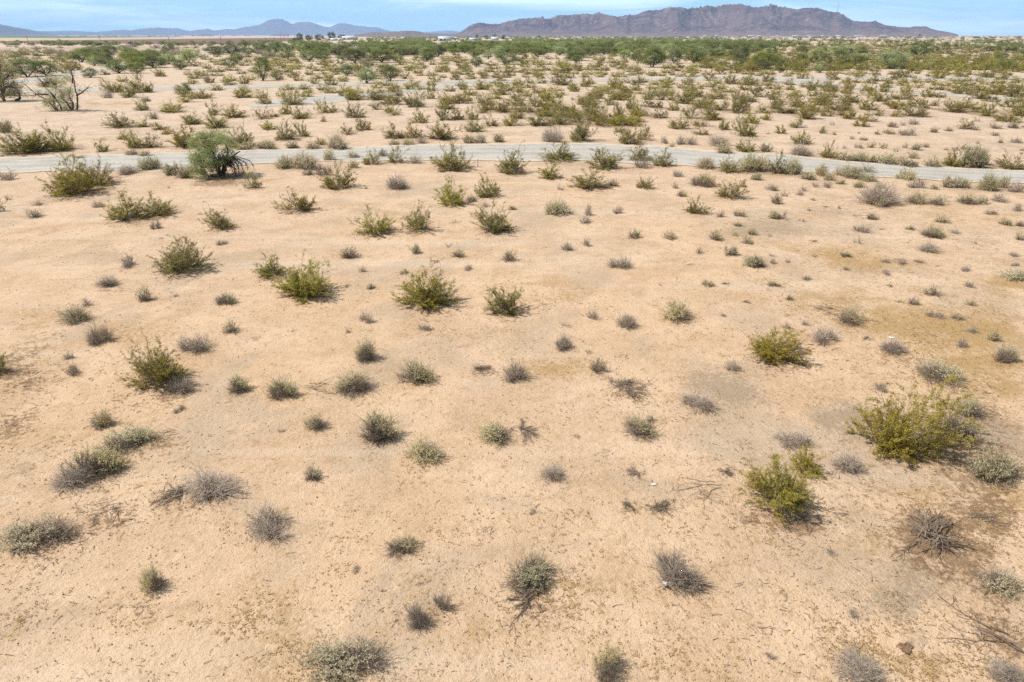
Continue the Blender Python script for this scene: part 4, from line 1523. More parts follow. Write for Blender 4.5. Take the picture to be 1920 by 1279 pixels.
M['rock'] = rock_mat('purple_brown_rock', (0.07, 0.04, 0.045), (0.185, 0.118, 0.104), (0.36, 0.255, 0.20), 0.0034)
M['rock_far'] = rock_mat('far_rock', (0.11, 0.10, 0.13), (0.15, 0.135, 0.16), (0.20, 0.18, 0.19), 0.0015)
M['rock_low'] = rock_mat('low_hill_rock', (0.17, 0.115, 0.10), (0.22, 0.16, 0.13), (0.30, 0.22, 0.17), 0.006)
PROF_R = [(846, 66), (855, 62.5), (862, 60), (872, 54), (880, 48), (890, 44), (900, 42), (912, 44), (925, 45), (936, 44), (950, 40), (960, 38), (972, 35), (985, 33.5), (1000, 33), (1010, 32.5), (1017, 31), (1023, 35), (1035, 33), (1046, 28),
          (1052, 27), (1065, 28), (1085, 26), (1100, 25), (1110, 27), (1117, 24.5), (1123, 23), (1132, 26), (1145, 28.5), (1155, 30.5), (1167, 29.5), (1176, 27), (1185, 28), (1195, 26), (1205, 22), (1215, 18.5), (1225, 18), (1235, 18.5),
          (1248, 14.5), (1262, 13), (1280, 13.2), (1290, 15.8), (1300, 15), (1312, 13), (1325, 9.8), (1335, 11), (1341, 12.8), (1352, 9.5), (1365, 7.3), (1378, 7.0), (1390, 6.3), (1398, 9), (1408, 11.5), (1420, 13), (1432, 11),
          (1440, 10), (1447, 7.5), (1455, 9.5), (1465, 12), (1480, 14.5), (1497, 17.3), (1508, 14.5), (1520, 13.7), (1531, 13.2), (1540, 16.5), (1552, 20), (1563, 22.2), (1572, 22), (1580, 26), (1588, 32), (1598, 38), (1610, 39.5),
          (1625, 40.5), (1634, 39.5), (1642, 38), (1650, 41.5), (1660, 46.5), (1672, 48.5), (1690, 50), (1704, 51), (1714, 49), (1726, 48.6), (1736, 49.2), (1745, 53), (1758, 56.5), (1772, 58.5), (1786, 61), (1796, 64), (1803, 66)]
MT, top1, MTD = mountain('mountain', PROF_R, 4700, 7200, M['rock'], 'long rugged purple brown desert mountain on the right', 11, 0.96, 0.6, 1.0, 200, 470.0)
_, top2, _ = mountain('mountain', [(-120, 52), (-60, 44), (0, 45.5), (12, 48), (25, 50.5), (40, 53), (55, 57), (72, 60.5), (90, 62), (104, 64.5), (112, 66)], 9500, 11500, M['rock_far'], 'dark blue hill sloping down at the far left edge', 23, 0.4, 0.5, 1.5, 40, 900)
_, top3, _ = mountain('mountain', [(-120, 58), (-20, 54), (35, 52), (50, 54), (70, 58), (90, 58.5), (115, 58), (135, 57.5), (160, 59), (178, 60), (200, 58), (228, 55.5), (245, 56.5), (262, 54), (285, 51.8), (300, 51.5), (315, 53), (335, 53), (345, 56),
                                     (356, 58), (372, 55), (382, 54.6), (390, 53.2), (400, 57), (412, 56), (425, 54), (440, 55), (455, 51.5), (470, 49), (484, 47), (494, 43), (503, 37), (508, 35.8), (520, 35.2), (529, 35.6), (536, 39), (544, 43), (549, 44),
                                     (556, 42), (562, 40.8), (572, 40.6), (582, 41), (591, 43), (600, 47), (608, 49.5), (618, 51), (626, 47.5), (634, 44), (642, 43.5), (655, 45), (666, 47), (674, 48), (684, 49), (698, 50.5), (711, 52), (722, 56), (735, 59), (748, 62), (760, 66)],
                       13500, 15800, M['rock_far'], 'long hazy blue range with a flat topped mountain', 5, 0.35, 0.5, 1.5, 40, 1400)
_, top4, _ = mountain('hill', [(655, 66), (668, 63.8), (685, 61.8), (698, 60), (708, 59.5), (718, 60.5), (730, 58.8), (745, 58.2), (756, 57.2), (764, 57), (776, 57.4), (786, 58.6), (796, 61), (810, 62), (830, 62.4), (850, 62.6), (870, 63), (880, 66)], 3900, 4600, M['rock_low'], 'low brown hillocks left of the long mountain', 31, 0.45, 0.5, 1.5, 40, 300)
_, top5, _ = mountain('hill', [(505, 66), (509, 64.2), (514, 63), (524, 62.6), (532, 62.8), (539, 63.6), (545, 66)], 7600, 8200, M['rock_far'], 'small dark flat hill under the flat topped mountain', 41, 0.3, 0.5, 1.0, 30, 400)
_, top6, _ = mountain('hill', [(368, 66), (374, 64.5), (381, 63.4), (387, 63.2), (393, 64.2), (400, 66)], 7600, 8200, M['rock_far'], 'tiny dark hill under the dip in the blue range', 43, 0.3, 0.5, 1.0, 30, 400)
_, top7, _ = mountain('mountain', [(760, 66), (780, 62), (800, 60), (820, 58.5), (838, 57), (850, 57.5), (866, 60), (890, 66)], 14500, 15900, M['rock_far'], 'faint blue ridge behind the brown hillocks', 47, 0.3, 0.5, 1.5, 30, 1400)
TOP = max(top1, top2, top3, top4, top7)

# ---------------------------------------------------------------- place the plants
cnt = {}
for p in PLANTS:
    k = p['kind']
    px = p['w']
    lod = 0 if px >= 40 else 1 if px >= 17 else 2
    if k == 'creosote_bush' and px > 88: lod = -1
    if k == 'mesquite_tree': lod = 0 if px > 46 else 1 if px > 22 else 2
    if k == 'dark_tree': lod = 2 if px < 12 else 1
    cnt[k] = cnt.get(k, 0) + 1
    v = (cnt[k] * 7 + int(px)) % NVAR[k]
    kk = 'palo_verde_tree' if k == 'mesquite_tree' and cnt[k] % 6 == 0 else k
    if kk != k: v = v % NVAR[kk]
    solo = px < 20 or (lod == 2 and px < 24)
    ms = proto(kk, lod, v, solo)
    gz = float(hgt(p['gx'], p['gy']))
    rz = random.random() * 6.283
    tilt = (random.uniform(-0.09, 0.09), random.uniform(-0.09, 0.09)) if k not in ('brush_pile', 'fallen_branch') else (0, 0)
    sx = 1 + random.uniform(-0.1, 0.1)
    nm = 'mesquite_tree' if k in ('mesquite_tree', 'dark_tree') else k
    if len(ms) == 1:
        o = link(nm, ms[0][1])
    else:
        o = root(nm, (0, 0, 0))
        for pn, me in ms: link(pn, me, o)
    o.location = (p['gx'], p['gy'], gz - 0.01)
    o.rotation_euler = (tilt[0], tilt[1], rz)
    o.scale = (p['W'] * sx, p['W'] / sx, p['H'])
    tag(o, p['label'], CAT[k], GROUP[k])

# ---------------------------------------------------------------- mass of farthest scrub (past the individuals)
def mass(name, kind, pts, label, lod=2):
    parts = {}
    mats = []
    for v in range(3):
        seed = 99 + v
        ps = GEN[kind](seed, lod)
        parts[v] = [(np.concatenate([q[0] for q in pp]), np.concatenate([q[1] + sum(len(r[0]) for r in pp[:i]) for i, q in enumerate(pp)]),
                     np.concatenate([np.broadcast_to(np.asarray(q[2], float), (len(q[1]),)) for q in pp])) for _, pp, _ in ps]
        mats = [M[q[2][0]] for q in ps]
    out = []
    for i, (x, y, w, h) in enumerate(pts):
        gx, gy, t = ground(x, y); s = t / FPX
        W, H = w * s, h * s
        a = rng.random() * 6.283; ca, sa = math.cos(a), math.sin(a)
        tv = rng.normal() * 0.2
        for j, (V, F, T) in enumerate(parts[i % 3]):
            if j == 0 and W * FPX / t < 9: continue
            if j == 1 and w < 8:
                kq = max(12, int(len(F) * max(0.12, (w / 8)))); kq = min(kq, len(F))
                V = V[:kq * 4].copy(); F = F[:kq]; T = T[:kq]
                ctr = V.reshape(-1, 4, 3).mean(1, keepdims=True); gf = min(2.2, (len(parts[i % 3][1][1]) / kq) ** 0.5)
                V = (ctr + (V.reshape(-1, 4, 3) - ctr) * gf).reshape(-1, 3)
            Q = np.stack([(V[:, 0] * ca - V[:, 1] * sa) * W + gx, (V[:, 0] * sa + V[:, 1] * ca) * W + gy, V[:, 2] * H + float(hgt(gx, gy))], 1)
            out.append((Q, F, np.clip(T + tv, 0, 1), j))
    me = mesh_from(name, out, mats)
    return tag(link(name, me), label, kind='stuff')


def more(n, x0, x1, y0, y1, wm, hm):
    r = []
    for k in range(n):
        x = x0 + (x1 - x0) * rng.random(); y = y0 + (y1 - y0) * rng.random()
        w, h = place_size(y, wm * (0.6 + 0.8 * rng.random()), hm * (0.7 + 0.6 * rng.random()))
        if free(x, y, w, h, 0.0): r.append((x, y, w, h))
    return r


STUFF_T += more(430, 690, 1940, 67.0, 72.5, 13, 4.6) + more(90, 560, 1330, 70, 76, 8, 3.6) + more(46, 120, 480, 67.4, 68.6, 22, 6.0) + more(50, 0, 480, 83.0, 86.5, 6, 2.6)
STUFF_C += more(300, 1150, 1940, 68, 78, 7.5, 2.8)
STUFF_C += more(430, 1290, 1940, 78, 132, 3.8, 1.9) + more(260, 1940, 2700, 74, 150, 3.8, 1.9) + more(120, -700, -20, 90, 150, 3.4, 1.7)
STUFF_T += more(200, 690, 1330, 73, 104, 7.5, 3.6) + more(120, 1940, 2700, 68, 90, 9, 3.8)
mass('distant_scrub', 'creosote_bush', STUFF_C, 'brown olive scrub covering the far plain under the mountain')
mass('distant_trees', 'mesquite_tree', STUFF_T, 'band of small green trees along the far plain')

# ---------------------------------------------------------------- three trees with a shape of their own
def local(x, y, bx, by, depth=0.0):
    """a photo point on the upright plane through a tree's base, in metres from that base"""
    gx, gy, t = ground(bx, by); s = t / FPX
    dist = math.sqrt(gx * gx + gy * gy + CAMH ** 2); cs = math.sqrt(1 - (CAMH / dist) ** 2)
    return np.array([(x - bx) * s, depth, (by - y) * s / cs])


def stems_of(lines, bx, by, w0, w1, rg, dep=0.5, S=6):
    parts = []
    for ln in lines:
        pts = np.array([local(x, y, bx, by) for x, y in ln])
        n = len(pts); tt = np.linspace(0, n - 1, 4 * n)
        Q = np.stack([np.interp(tt, np.arange(n), pts[:, k]) for k in range(3)], 1)
        ker = np.array([0.25, 0.5, 0.25]); Q[1:-1] = Q[:-2] * 0.25 + Q[1:-1] * 0.5 + Q[2:] * 0.25
        y_off = rg.normal() * dep
        Q[:, 1] += y_off * np.linspace(0, 1, len(Q)) + rg.normal(size=len(Q)) * 0.02
        V, F = tubes(Q[None], np.linspace(w0, w1, len(Q))[None], S)
        parts.append((V, F, 0.35, 0)); parts.append(Q)
    return [p for p in parts if isinstance(p, tuple)], [p for p in parts if not isinstance(p, tuple)]


def twigs_from(Qs, n, ln, w, rg, up=0.2):
    k = rg.integers(0, len(Qs), n)
    st, dr = [], []
    for i in k:
        Q = Qs[i]; j = rg.integers(len(Q) // 4, len(Q) - 1)
        st.append(Q[j]); d = Q[j + 1] - Q[j]; dr.append(d / (np.linalg.norm(d) + 1e-9))
    d = np.array(dr) + rg.normal(size=(n, 3)) * 0.8; d[:, 2] += up
    P = curves(np.array(st), d, ln * (0.4 + rg.random(n)), 5, rg, 0.3, 0.0)
    V, F = tubes(P, np.linspace(1, 0.3, 5)[None] * w)
    return P, (V, F, 0.5, 0)


def foliage(cl, per, sz, rg, mat):
    C = np.concatenate([c + rg.normal(size=(per, 3)) * np.array(r) for c, r in cl])
    C[:, 2] = np.maximum(C[:, 2], 0.03)
    tone = np.clip(np.repeat(rg.random(len(cl)), per) * 0.6 + 0.4 * rg.random(len(C)), 0, 1)
    V, F = leaves(C, sz * (0.7 + 0.6 * rg.random(len(C))), rg, 0.4)
    return [(V, F, tone, 0)]


# pale palo verde with a mass of dead boughs, at the gravel road
rg = np.random.default_rng(77)
bx, by = 412, 331
gx, gy, _ = ground(bx, by)
o = root('palo_verde_tree', (gx, gy, float(hgt(gx, gy))))
tag(o, "pale green palo verde with black dead boughs sprawling right, at the gravel road's near edge", 'tree')
parts, Qs = stems_of([[(412, 331), (410, 318), (404, 303), (396, 290), (388, 278)], [(414, 331), (416, 312), (414, 296), (410, 278), (416, 262)], [(416, 331), (424, 312), (432, 300), (440, 284), (436, 270)],
                      [(410, 331), (400, 318), (390, 306), (382, 298)], [(420, 330), (426, 308), (440, 296), (450, 290)]], bx, by, 0.10, 0.03, rg, 0.6)
P, tw = twigs_from(Qs, 50, 0.6, 0.011, rg)
link('trunk', mesh_from('palo_verde_trunk', parts + [tw], [M['bark']]), o)
lines = []
for k in range(24):
    x1 = 425 + 46 * rg.random(); x0 = 410 + 26 * rg.random(); yt = 288 + 14 * rg.random()
    lines.append([(x0, 318 - 8 * rg.random()), ((x0 + x1) / 2 - 3, yt), (x1 - 3, yt + 12 + 6 * rg.random()), (x1 + rg.normal() * 2, 331 + rg.normal() * 2)])
dparts, dQ = stems_of(lines, bx, by, 0.045, 0.012, rg, 0.9, 4)
P2, tw2 = twigs_from(dQ, 320, 0.6, 0.011, rg, -0.25)
tw2[0][:, 2] = np.maximum(tw2[0][:, 2], 0.02)
link('dead_boughs', mesh_from('palo_verde_dead_boughs', dparts + [tw2], [M['bark']]), o)
cl = []
for k in range(110):
    a = rg.random() * 6.283; r = rg.random() ** 0.5
    c = local(411 + 39 * r * math.cos(a), 280 + 29 * r * math.sin(a), bx, by); c[1] = rg.normal() * 0.6
    cl.append((c, (0.15, 0.15, 0.10)))
for k in range(75):
    c = local(372 + 42 * rg.random() ** 1.2, 288 + 40 * rg.random(), bx, by); c[1] = rg.normal() * 0.6 - 0.3; cl.append((c, (0.14, 0.14, 0.11)))
link('crown', mesh_from('palo_verde_crown', foliage(cl, 105, 0.05, rg, 'verde_leaf'), [M['verde_leaf']]), o)

# twisted dead tree with grey-green tufts
bx, by = 120, 208
gx, gy, _ = ground(bx, by)
o = root('dead_tree', (gx, gy, float(hgt(gx, gy))))
tag(o, 'twisted half-dead tree with one dark bough leaning far left and a bare upright trunk', 'tree')
parts, Qs = stems_of([[(108, 208), (102.6, 204.6), (97, 194), (90.6, 188), (81, 184), (69, 174), (58, 163), (50, 158)], [(145, 207), (149, 190), (150, 181), (147, 173), (149, 158), (145, 143), (143, 138)],
                      [(149, 160), (154, 148), (156, 137)], [(115.6, 207), (115.6, 198), (107, 180), (98, 170), (93, 158), (84, 146)], [(134, 206), (131, 195), (124, 186), (128, 174)],
                      [(109, 207), (104, 200), (104, 190), (112, 178), (113, 168)], [(150, 182), (160, 176), (168, 168)], [(98, 180), (86, 178), (80, 181)], [(137, 207), (140, 196), (134, 184), (140, 168)]], bx, by, 0.115, 0.025, rg, 0.7)
P, tw = twigs_from(Qs, 190, 1.1, 0.020, rg)
link('trunk', mesh_from('dead_tree_trunk', parts + [tw], [M['old_bark']]), o)
cl = []
for (cx, cy, rx, ry, n) in ((92, 196, 7, 9, 12), (118, 190, 14, 10, 26), (136, 176, 9, 12, 18), (110, 172, 12, 7, 8), (128, 200, 10, 6, 12), (140, 150, 8, 6, 7), (130, 158, 9, 7, 6), (88, 176, 6, 5, 5)):
    for k in range(n):
        c = local(cx + rg.normal() * rx * 0.6, cy + rg.normal() * ry * 0.6, bx, by); c[1] = rg.normal() * 0.9; cl.append((c, (0.22, 0.22, 0.16)))
link('crown', mesh_from('dead_tree_crown', foliage(cl, 64, 0.09, rg, 'grey_leaf'), [M['grey_leaf']]), o)

# tall dark trunked tree at the left edge
bx, by = 9, 189
gx, gy, _ = ground(bx, by)
o = root('old_mesquite_tree', (gx, gy, float(hgt(gx, gy))))
tag(o, "tall sparse grey-green tree with a thick black trunk at the photo's left edge", 'tree')
parts, Qs = stems_of([[(8, 190), (9, 178), (12, 160), (11, 148), (8, 138), (3, 128), (0, 118)], [(11, 150), (18, 138), (24, 126), (26, 116)], [(10, 175), (18, 164), (30, 164), (42, 165)], [(7, 182), (-4, 170), (-14, 158), (-18, 146)],
                      [(9, 170), (0, 160), (-6, 146), (-10, 130)], [(30, 188), (42, 184), (46, 176), (48, 170)], [(12, 162), (18, 152), (30, 146), (36, 140)]], bx, by, 0.22, 0.04, rg, 0.9)
P, tw = twigs_from(Qs, 110, 1.5, 0.03, rg)
link('trunk', mesh_from('old_tree_trunk', parts + [tw], [M['old_bark']]), o)
cl = []
for (cx, cy, rx, ry, n) in ((10, 122, 18, 12, 46), (-12, 140, 14, 14, 34), (24, 140, 12, 12, 30), (26, 160, 12, 6, 18), (-10, 165, 12, 12, 22), (20, 178, 7, 6, 12), (36, 176, 6, 6, 6)):
    for k in range(n):
        c = local(cx + rg.normal() * rx * 0.6, cy + rg.normal() * ry * 0.6, bx, by); c[1] = rg.normal() * 1.5; cl.append((c, (0.34, 0.34, 0.24)))
link('crown', mesh_from('old_tree_crown', foliage(cl, 60, 0.11, rg, 'grey_leaf'), [M['grey_leaf']]), o)

# ---------------------------------------------------------------- farm buildings, town, poles, mast
def building(name, cat, label, x0, x1, yt, yb, wall, roof, depth=0.7, gable=0.35, doors=(), windows=(), group=None):
    gx, gy, t = ground((x0 + x1) / 2, yb); s = t / FPX
    W = (x1 - x0) * s; H = (yb - yt) * s; D = max(5.0, W * depth); hw = H * (1 - gable)
    o = root(name, (gx, gy, 0)); o.rotation_euler = (0, 0, -math.atan2(gx, gy))
    tag(o, label, cat, group)
    link('wall', mesh_from(name + '_wall', [(*boxq(-W / 2, W / 2, 0, D, 0, hw), 0, 0)], [wall]), o)
    e = 0.4
    V = np.array([[-W / 2 - e, -e, hw], [W / 2 + e, -e, hw], [W / 2 + e, D / 2, H], [-W / 2 - e, D / 2, H], [-W / 2 - e, D + e, hw], [W / 2 + e, D + e, hw],
                  [-W / 2 - e, -e, hw + 0.25], [W / 2 + e, -e, hw + 0.25], [W / 2 + e, D / 2, H + 0.25], [-W / 2 - e, D / 2, H + 0.25], [-W / 2 - e, D + e, hw + 0.25], [W / 2 + e, D + e, hw + 0.25]], float)
    F = np.array([[6, 7, 8, 9], [9, 8, 11, 10], [0, 3, 2, 1], [3, 4, 5, 2], [0, 1, 7, 6], [4, 10, 11, 5], [0, 6, 9, 3], [3, 9, 10, 4], [1, 2, 8, 7], [2, 5, 11, 8]])
    link('roof', mesh_from(name + '_roof', [(V, F, 0, 0)], [roof]), o)
    for a, b, c in doors: link('door', mesh_from(name + '_door', [(*boxq(W * (a - 0.5), W * (b - 0.5), -0.06, 0.15, 0.02, hw * c), 0, 0)], [M['dark']]), o)
    for a, b in windows: link('window', mesh_from(name + '_window', [(*boxq(W * (a - 0.5), W * (b - 0.5), -0.06, 0.15, hw * 0.4, hw * 0.75), 0, 0)], [M['dark']]), o)
    return o


building('shed', 'shed', 'long white flat shed at the farm, right of the dark trees', 642, 670, 68.8, 74.6, M['white'], M['white'], 0.4, 0.3, [(0.05, 0.2, 0.7)], [(0.4, 0.48), (0.6, 0.68)])
building('farmhouse', 'house', 'small farm building with a pale blue roof under the tallest dark tree', 620, 632, 72.2, 76.4, M['cream'], M['metal_roof'], 0.8, 0.5, [(0.4, 0.5, 0.8)], [(0.15, 0.28), (0.7, 0.85)])
building('farmhouse', 'house', 'low tan-roofed farm building left of the blue-roofed one', 603, 619, 73.4, 76.4, M['cream'], M['tan_roof'], 0.6, 0.5, [(0.5, 0.58, 0.8)], [(0.2, 0.3)])
building('shed', 'shed', 'small white shed between the blue roof and the long shed', 633, 643, 72.4, 76.3, M['white'], M['white'], 0.7, 0.35, [(0.3, 0.6, 0.8)])
building('barn', 'barn', 'white barn with a pale blue metal roof and dark openings, middle of the plain', 822, 847, 69, 76.8, M['white'], M['metal_roof'], 0.6, 0.42, [(0.08, 0.3, 0.85), (0.4, 0.55, 0.8)], [(0.65, 0.72), (0.82, 0.9)])
building('shed', 'shed', 'little tan shed left of the white barn', 799, 808, 72.3, 78, M['cream'], M['tan_roof'], 0.8, 0.3, [(0.2, 0.45, 0.7)])
building('shed', 'shed', 'low brown shed touching the left side of the white barn', 810, 820, 73, 77.2, M['cream'], M['tan_roof'], 0.8, 0.3, [(0.3, 0.6, 0.8)])
building('cottage', 'house', 'small gabled cottage right of the white barn', 849, 859, 69.8, 73.6, M['cream'], M['metal_roof'], 0.8, 0.5, [(0.4, 0.5, 0.8)], [(0.15, 0.3)])
building('cottage', 'house', 'low white cottage, leftmost of the row beside dark conifers', 880, 896, 71.6, 75.8, M['white'], M['metal_roof'], 0.6, 0.4, [(0.5, 0.57, 0.8)], [(0.12, 0.22), (0.3, 0.4), (0.72, 0.84)])
building('cottage', 'house', 'tiny brown-walled cottage behind the row, between two dark trees', 908, 918, 69.9, 73, M['cream'], M['tan_roof'], 0.7, 0.5, [(0.4, 0.52, 0.8)])
building('cottage', 'house', 'white gabled cottage, middle of the row beside dark conifers', 921, 935, 69.8, 75.6, M['white'], M['metal_roof'], 0.7, 0.42, [(0.45, 0.53, 0.75)], [(0.15, 0.28), (0.7, 0.83)])
building('cottage', 'house', 'white cottage, rightmost of the row, just behind green trees', 948, 957, 70, 73.2, M['white'], M['white'], 0.7, 0.4, [(0.4, 0.5, 0.8)])
town = [(1318, 1325), (1340, 1346), (1403, 1415), (1420, 1427), (1455, 1462), (1474, 1484), (1486, 1498), (1500, 1508), (1512, 1520), (1528, 1536), (1540, 1545), (1552, 1562), (1567, 1578), (1580, 1586), (1602, 1622), (1626, 1634), (1640, 1648), (1650, 1664), (1672, 1692), (1694, 1700), (1712, 1718), (1884, 1892), (1899, 1910)]
tl = []
for x0, x1 in town:
    col = min(MARKS, key=lambda m_: abs(m_[0] - (x0 + x1) / 2))[1]
    o = building('warehouse', 'building', 'x', x0, x1, 66.2 + 0.6 * rng.random(), 68.5 + 0.5 * rng.random(), M['white'], M['white'] if x0 % 3 else M['cream'], 0.4, 0.3, [(0.2, 0.35, 0.8)], [(0.5, 0.6), (0.7, 0.8)], 'white buildings at the mountain foot')
    tl.append(dict(label='white low town building at the mountain foot, under the ' + col, x=x0, o=o))
finish_labels(tl)
for d in tl: d['o']['label'] = d['label']


def pole(x, yt, yb, label):
    gx, gy, t = ground(x, yb); s = t / FPX; H = (yb - yt) * s
    o = root('utility_pole', (gx, gy, 0), R(25)); tag(o, label, 'utility pole', 'wooden utility poles along the fields')
    V, F = tubes(np.array([[[0, 0, -0.3], [0, 0, H * 0.5], [0, 0, H]]]), np.array([[0.24, 0.21, 0.17]]), 8)
    link('post', mesh_from('pole_post', [(V, F, 0, 0)], [M['pole']]), o)
    link('crossarm', mesh_from('pole_crossarm', [(*boxq(-1.3, 1.3, -0.3, -0.14, H * 0.9, H * 0.9 + 0.18), 0, 0)], [M['pole']]), o)
    for q in (-1.15, -0.5, 0.5, 1.15):
        V, F = tubes(np.array([[[q, -0.22, H * 0.9 + 0.18], [q, -0.22, H * 0.9 + 0.3], [q, -0.22, H * 0.9 + 0.42]]]), np.array([[0.05, 0.07, 0.03]]), 6)
        link('insulator', mesh_from('pole_insulator', [(V, F, 0, 0)], [M['steel']]), o)


for x, a, b, l in ((53, 69, 80, 'wooden utility pole at the brown field, under the dark far-left hill'), (189, 69, 81, 'wooden utility pole at the brown field, under the low blue foothills'),
                   (318, 69.5, 82, 'wooden utility pole at the brown field, under the long blue ridge'), (415.5, 69, 82.5, 'tallest wooden utility pole, standing before the brown field, under the dip in the blue range'),
                   (499, 71.5, 79.5, 'wooden utility pole, first from the left of the close row beside the farm'), (515, 70.5, 78.5, 'wooden utility pole, second in the close row beside the farm'),
                   (527, 68.5, 78, 'wooden utility pole, third in the close row beside the farm'), (534, 67.5, 77.8, 'wooden utility pole, fourth in the close row beside the farm'),
                   (541, 66.8, 77.6, 'tallest wooden utility pole of the close row beside the farm'), (553, 68.5, 76.5, 'wooden utility pole nearest the dark farm trees')):
    pole(x, a, b, l)

# lattice radio mast on the ridge
xs_, X_, Y_, H_ = MTD
i = int(np.argmin(np.abs(xs_ - 1570))); j = int(np.argmax(H_[i] / np.hypot(X_[i], Y_[i])))
o = root('radio_mast', (X_[i, j], Y_[i, j], H_[i, j] - 2)); tag(o, 'thin dark lattice radio mast on the mountain ridge', 'mast')
hh = 62.0
legs, br = [], []
for q in range(3):
    a = q * 2.094
    V, F = tubes(np.array([[[2.4 * math.cos(a), 2.4 * math.sin(a), 0], [1.6 * math.cos(a), 1.6 * math.sin(a), hh * 0.5], [0.8 * math.cos(a), 0.8 * math.sin(a), hh]]]), np.array([[0.35, 0.3, 0.25]]), 5)
    link('leg', mesh_from('mast_leg', [(V, F, 0, 0)], [M['steel']]), o)
    b = (q + 1) * 2.094
    for z in range(10):
        r0 = 2.4 - 1.6 * z / 10; r1 = 2.4 - 1.6 * (z + 1) / 10
        V, F = tubes(np.array([[[r0 * math.cos(a), r0 * math.sin(a), hh * z / 10], [(r0 * math.cos(a) + r1 * math.cos(b)) / 2, (r0 * math.sin(a) + r1 * math.sin(b)) / 2, hh * (z + .5) / 10], [r1 * math.cos(b), r1 * math.sin(b), hh * (z + 1) / 10]]]), np.array([[0.2, 0.2, 0.2]]), 4)
        br.append((V, F, 0, 0))
link('bracing', mesh_from('mast_bracing', br, [M['steel']]), o)
for z in (0.55, 0.7, 0.85):
    V, F = tubes(np.array([[[0, -2.0, hh * z], [0, -2.6, hh * z], [0, -3.0, hh * z]]]), np.array([[0.4, 1.6, 2.0]]), 12)
    link('dish', mesh_from('mast_dish', [(V, F, 0, 0)], [M['white']]), o)

# ---------------------------------------------------------------- small man-made bits
gx, gy, t = ground(896, 312); gz = float(hgt(gx, gy))
o = root('marker_post', (gx, gy, gz)); tag(o, 'tiny white marker post at the wide creosote bush by the gravel road', 'post')
V, F = tubes(np.array([[[0, 0, -0.1], [0, 0, 0.3], [0, 0, 0.52]]]), np.array([[0.05, 0.05, 0.05]]), 8)
link('post', mesh_from('marker_post', [(V, F, 0, 0)], [M['white']]), o)
V, F = tubes(np.array([[[0, 0, 0.52], [0, 0, 0.55], [0, 0, 0.57]]]), np.array([[0.065, 0.065, 0.02]]), 8)
link('cap', mesh_from('marker_cap', [(V, F, 0, 0)], [M['white']]), o)
gx, gy, t = ground(1246, 1099); gz = float(hgt(gx, gy))
o = root('can', (gx, gy, gz + 0.10)); o.rotation_euler = (R(70), R(10), R(30)); o.scale = (0.65, 0.65, 0.65); tag(o, 'crushed white drink can lying in the front of a grey dry bush', 'can')
V, F = tubes(np.array([[[0, 0, -0.085], [0, 0, -0.075], [0, 0, -0.02], [0.006, 0, 0.03], [0, 0, 0.075], [0, 0, 0.085]]]), np.array([[0.03, 0.045, 0.045, 0.038, 0.045, 0.03]]), 14)
link('body', mesh_from('can_body', [(V, F, 0, 0)], [M['white']]), o)
V, F = tubes(np.array([[[0, 0, 0.080], [0, 0, 0.082], [0, 0, 0.084]]]), np.array([[0.031, 0.03, 0.001]]), 14)
link('lid', mesh_from('can_lid', [(V, F, 0, 0)], [M['steel']]), o)
for x, y, sz, l in ((1672, 632, 0.08, 'white plastic scrap lying behind the grey dome-like dry bush'), (1524, 667, 0.05, 'small white plastic scrap right of the round lone creosote'), (1226, 906, 0.05, 'white crumpled scrap on sand above the fan-shaped dead brush')):
    gx, gy, t = ground(x, y)
    u = np.linspace(-1, 1, 8); UX, UY = np.meshgrid(u, u)
    Z = 0.5 * (vnoise(UX * 2 + x, UY * 2 + y) + 0.6 * vnoise(UX * 5 + x, UY * 5)) * (1 - 0.4 * (UX ** 2 + UY ** 2) / 2)
    ii = np.arange(64).reshape(8, 8)
    F = np.stack([ii[:-1, :-1], ii[:-1, 1:], ii[1:, 1:], ii[1:, :-1]], -1).reshape(-1, 4)
    me = mesh_from('litter_scrap', [(np.stack([UX * sz * (1 + 0.2 * np.sin(UY * 3)), UY * sz * 0.6, Z * sz * 0.8], -1).reshape(-1, 3), F, 0, 0)], [M['white']])
    tag(link('plastic_scrap', me, None, (gx, gy, float(hgt(gx, gy)) + 0.01)), l, 'litter')

# burrow: low mound of dug sand, the hole's shade painted as a dark brown disc
gx, gy, t = ground(1692, 1208)
o = root('burrow_mound', (gx, gy, float(hgt(gx, gy)))); tag(o, 'dug sand burrow with a dark brown hole near the bottom edge', 'burrow')
rr = np.linspace(0, 1, 14); aa = np.linspace(0, 2 * math.pi, 41)[:-1]
RR, AA = np.meshgrid(rr, aa)
rad = RR * 0.62 * (0.55 + 0.15 * np.sin(AA * 2 + 1) + 0.08 * np.sin(AA * 5))
Z = 0.075 * np.exp(-(RR / 0.5) ** 2) + 0.03 * (vnoise(np.cos(AA) * RR * 6 + 9, np.sin(AA) * RR * 6 + 9) - 0.5) * (1 - RR)
Z = np.where(RR > 0.98, -0.04, Z)
ii = np.arange(RR.size).reshape(RR.shape); jj = np.roll(ii, -1, 0)
F = np.stack([ii[:, :-1], ii[:, 1:], jj[:, 1:], jj[:, :-1]], -1).reshape(-1, 4)
me = mesh_from('burrow_sand', [(np.stack([np.cos(AA) * rad, np.sin(AA) * rad * 0.8, Z + 0.012], -1).reshape(-1, 3), F, 0, 0)], [M['sand']])
me.polygons.foreach_set('use_smooth', np.ones(len(me.polygons), bool)); link('mound', me, o)
rad2 = RR * 0.75 * (0.10 + 0.025 * np.sin(AA * 3) + 0.012 * np.sin(AA * 7))
hx = np.cos(AA) * rad2 * 1.5 - 0.03; hy = np.sin(AA) * rad2 - 0.12
rl = np.hypot(hx, hy / 0.8) / 0.34
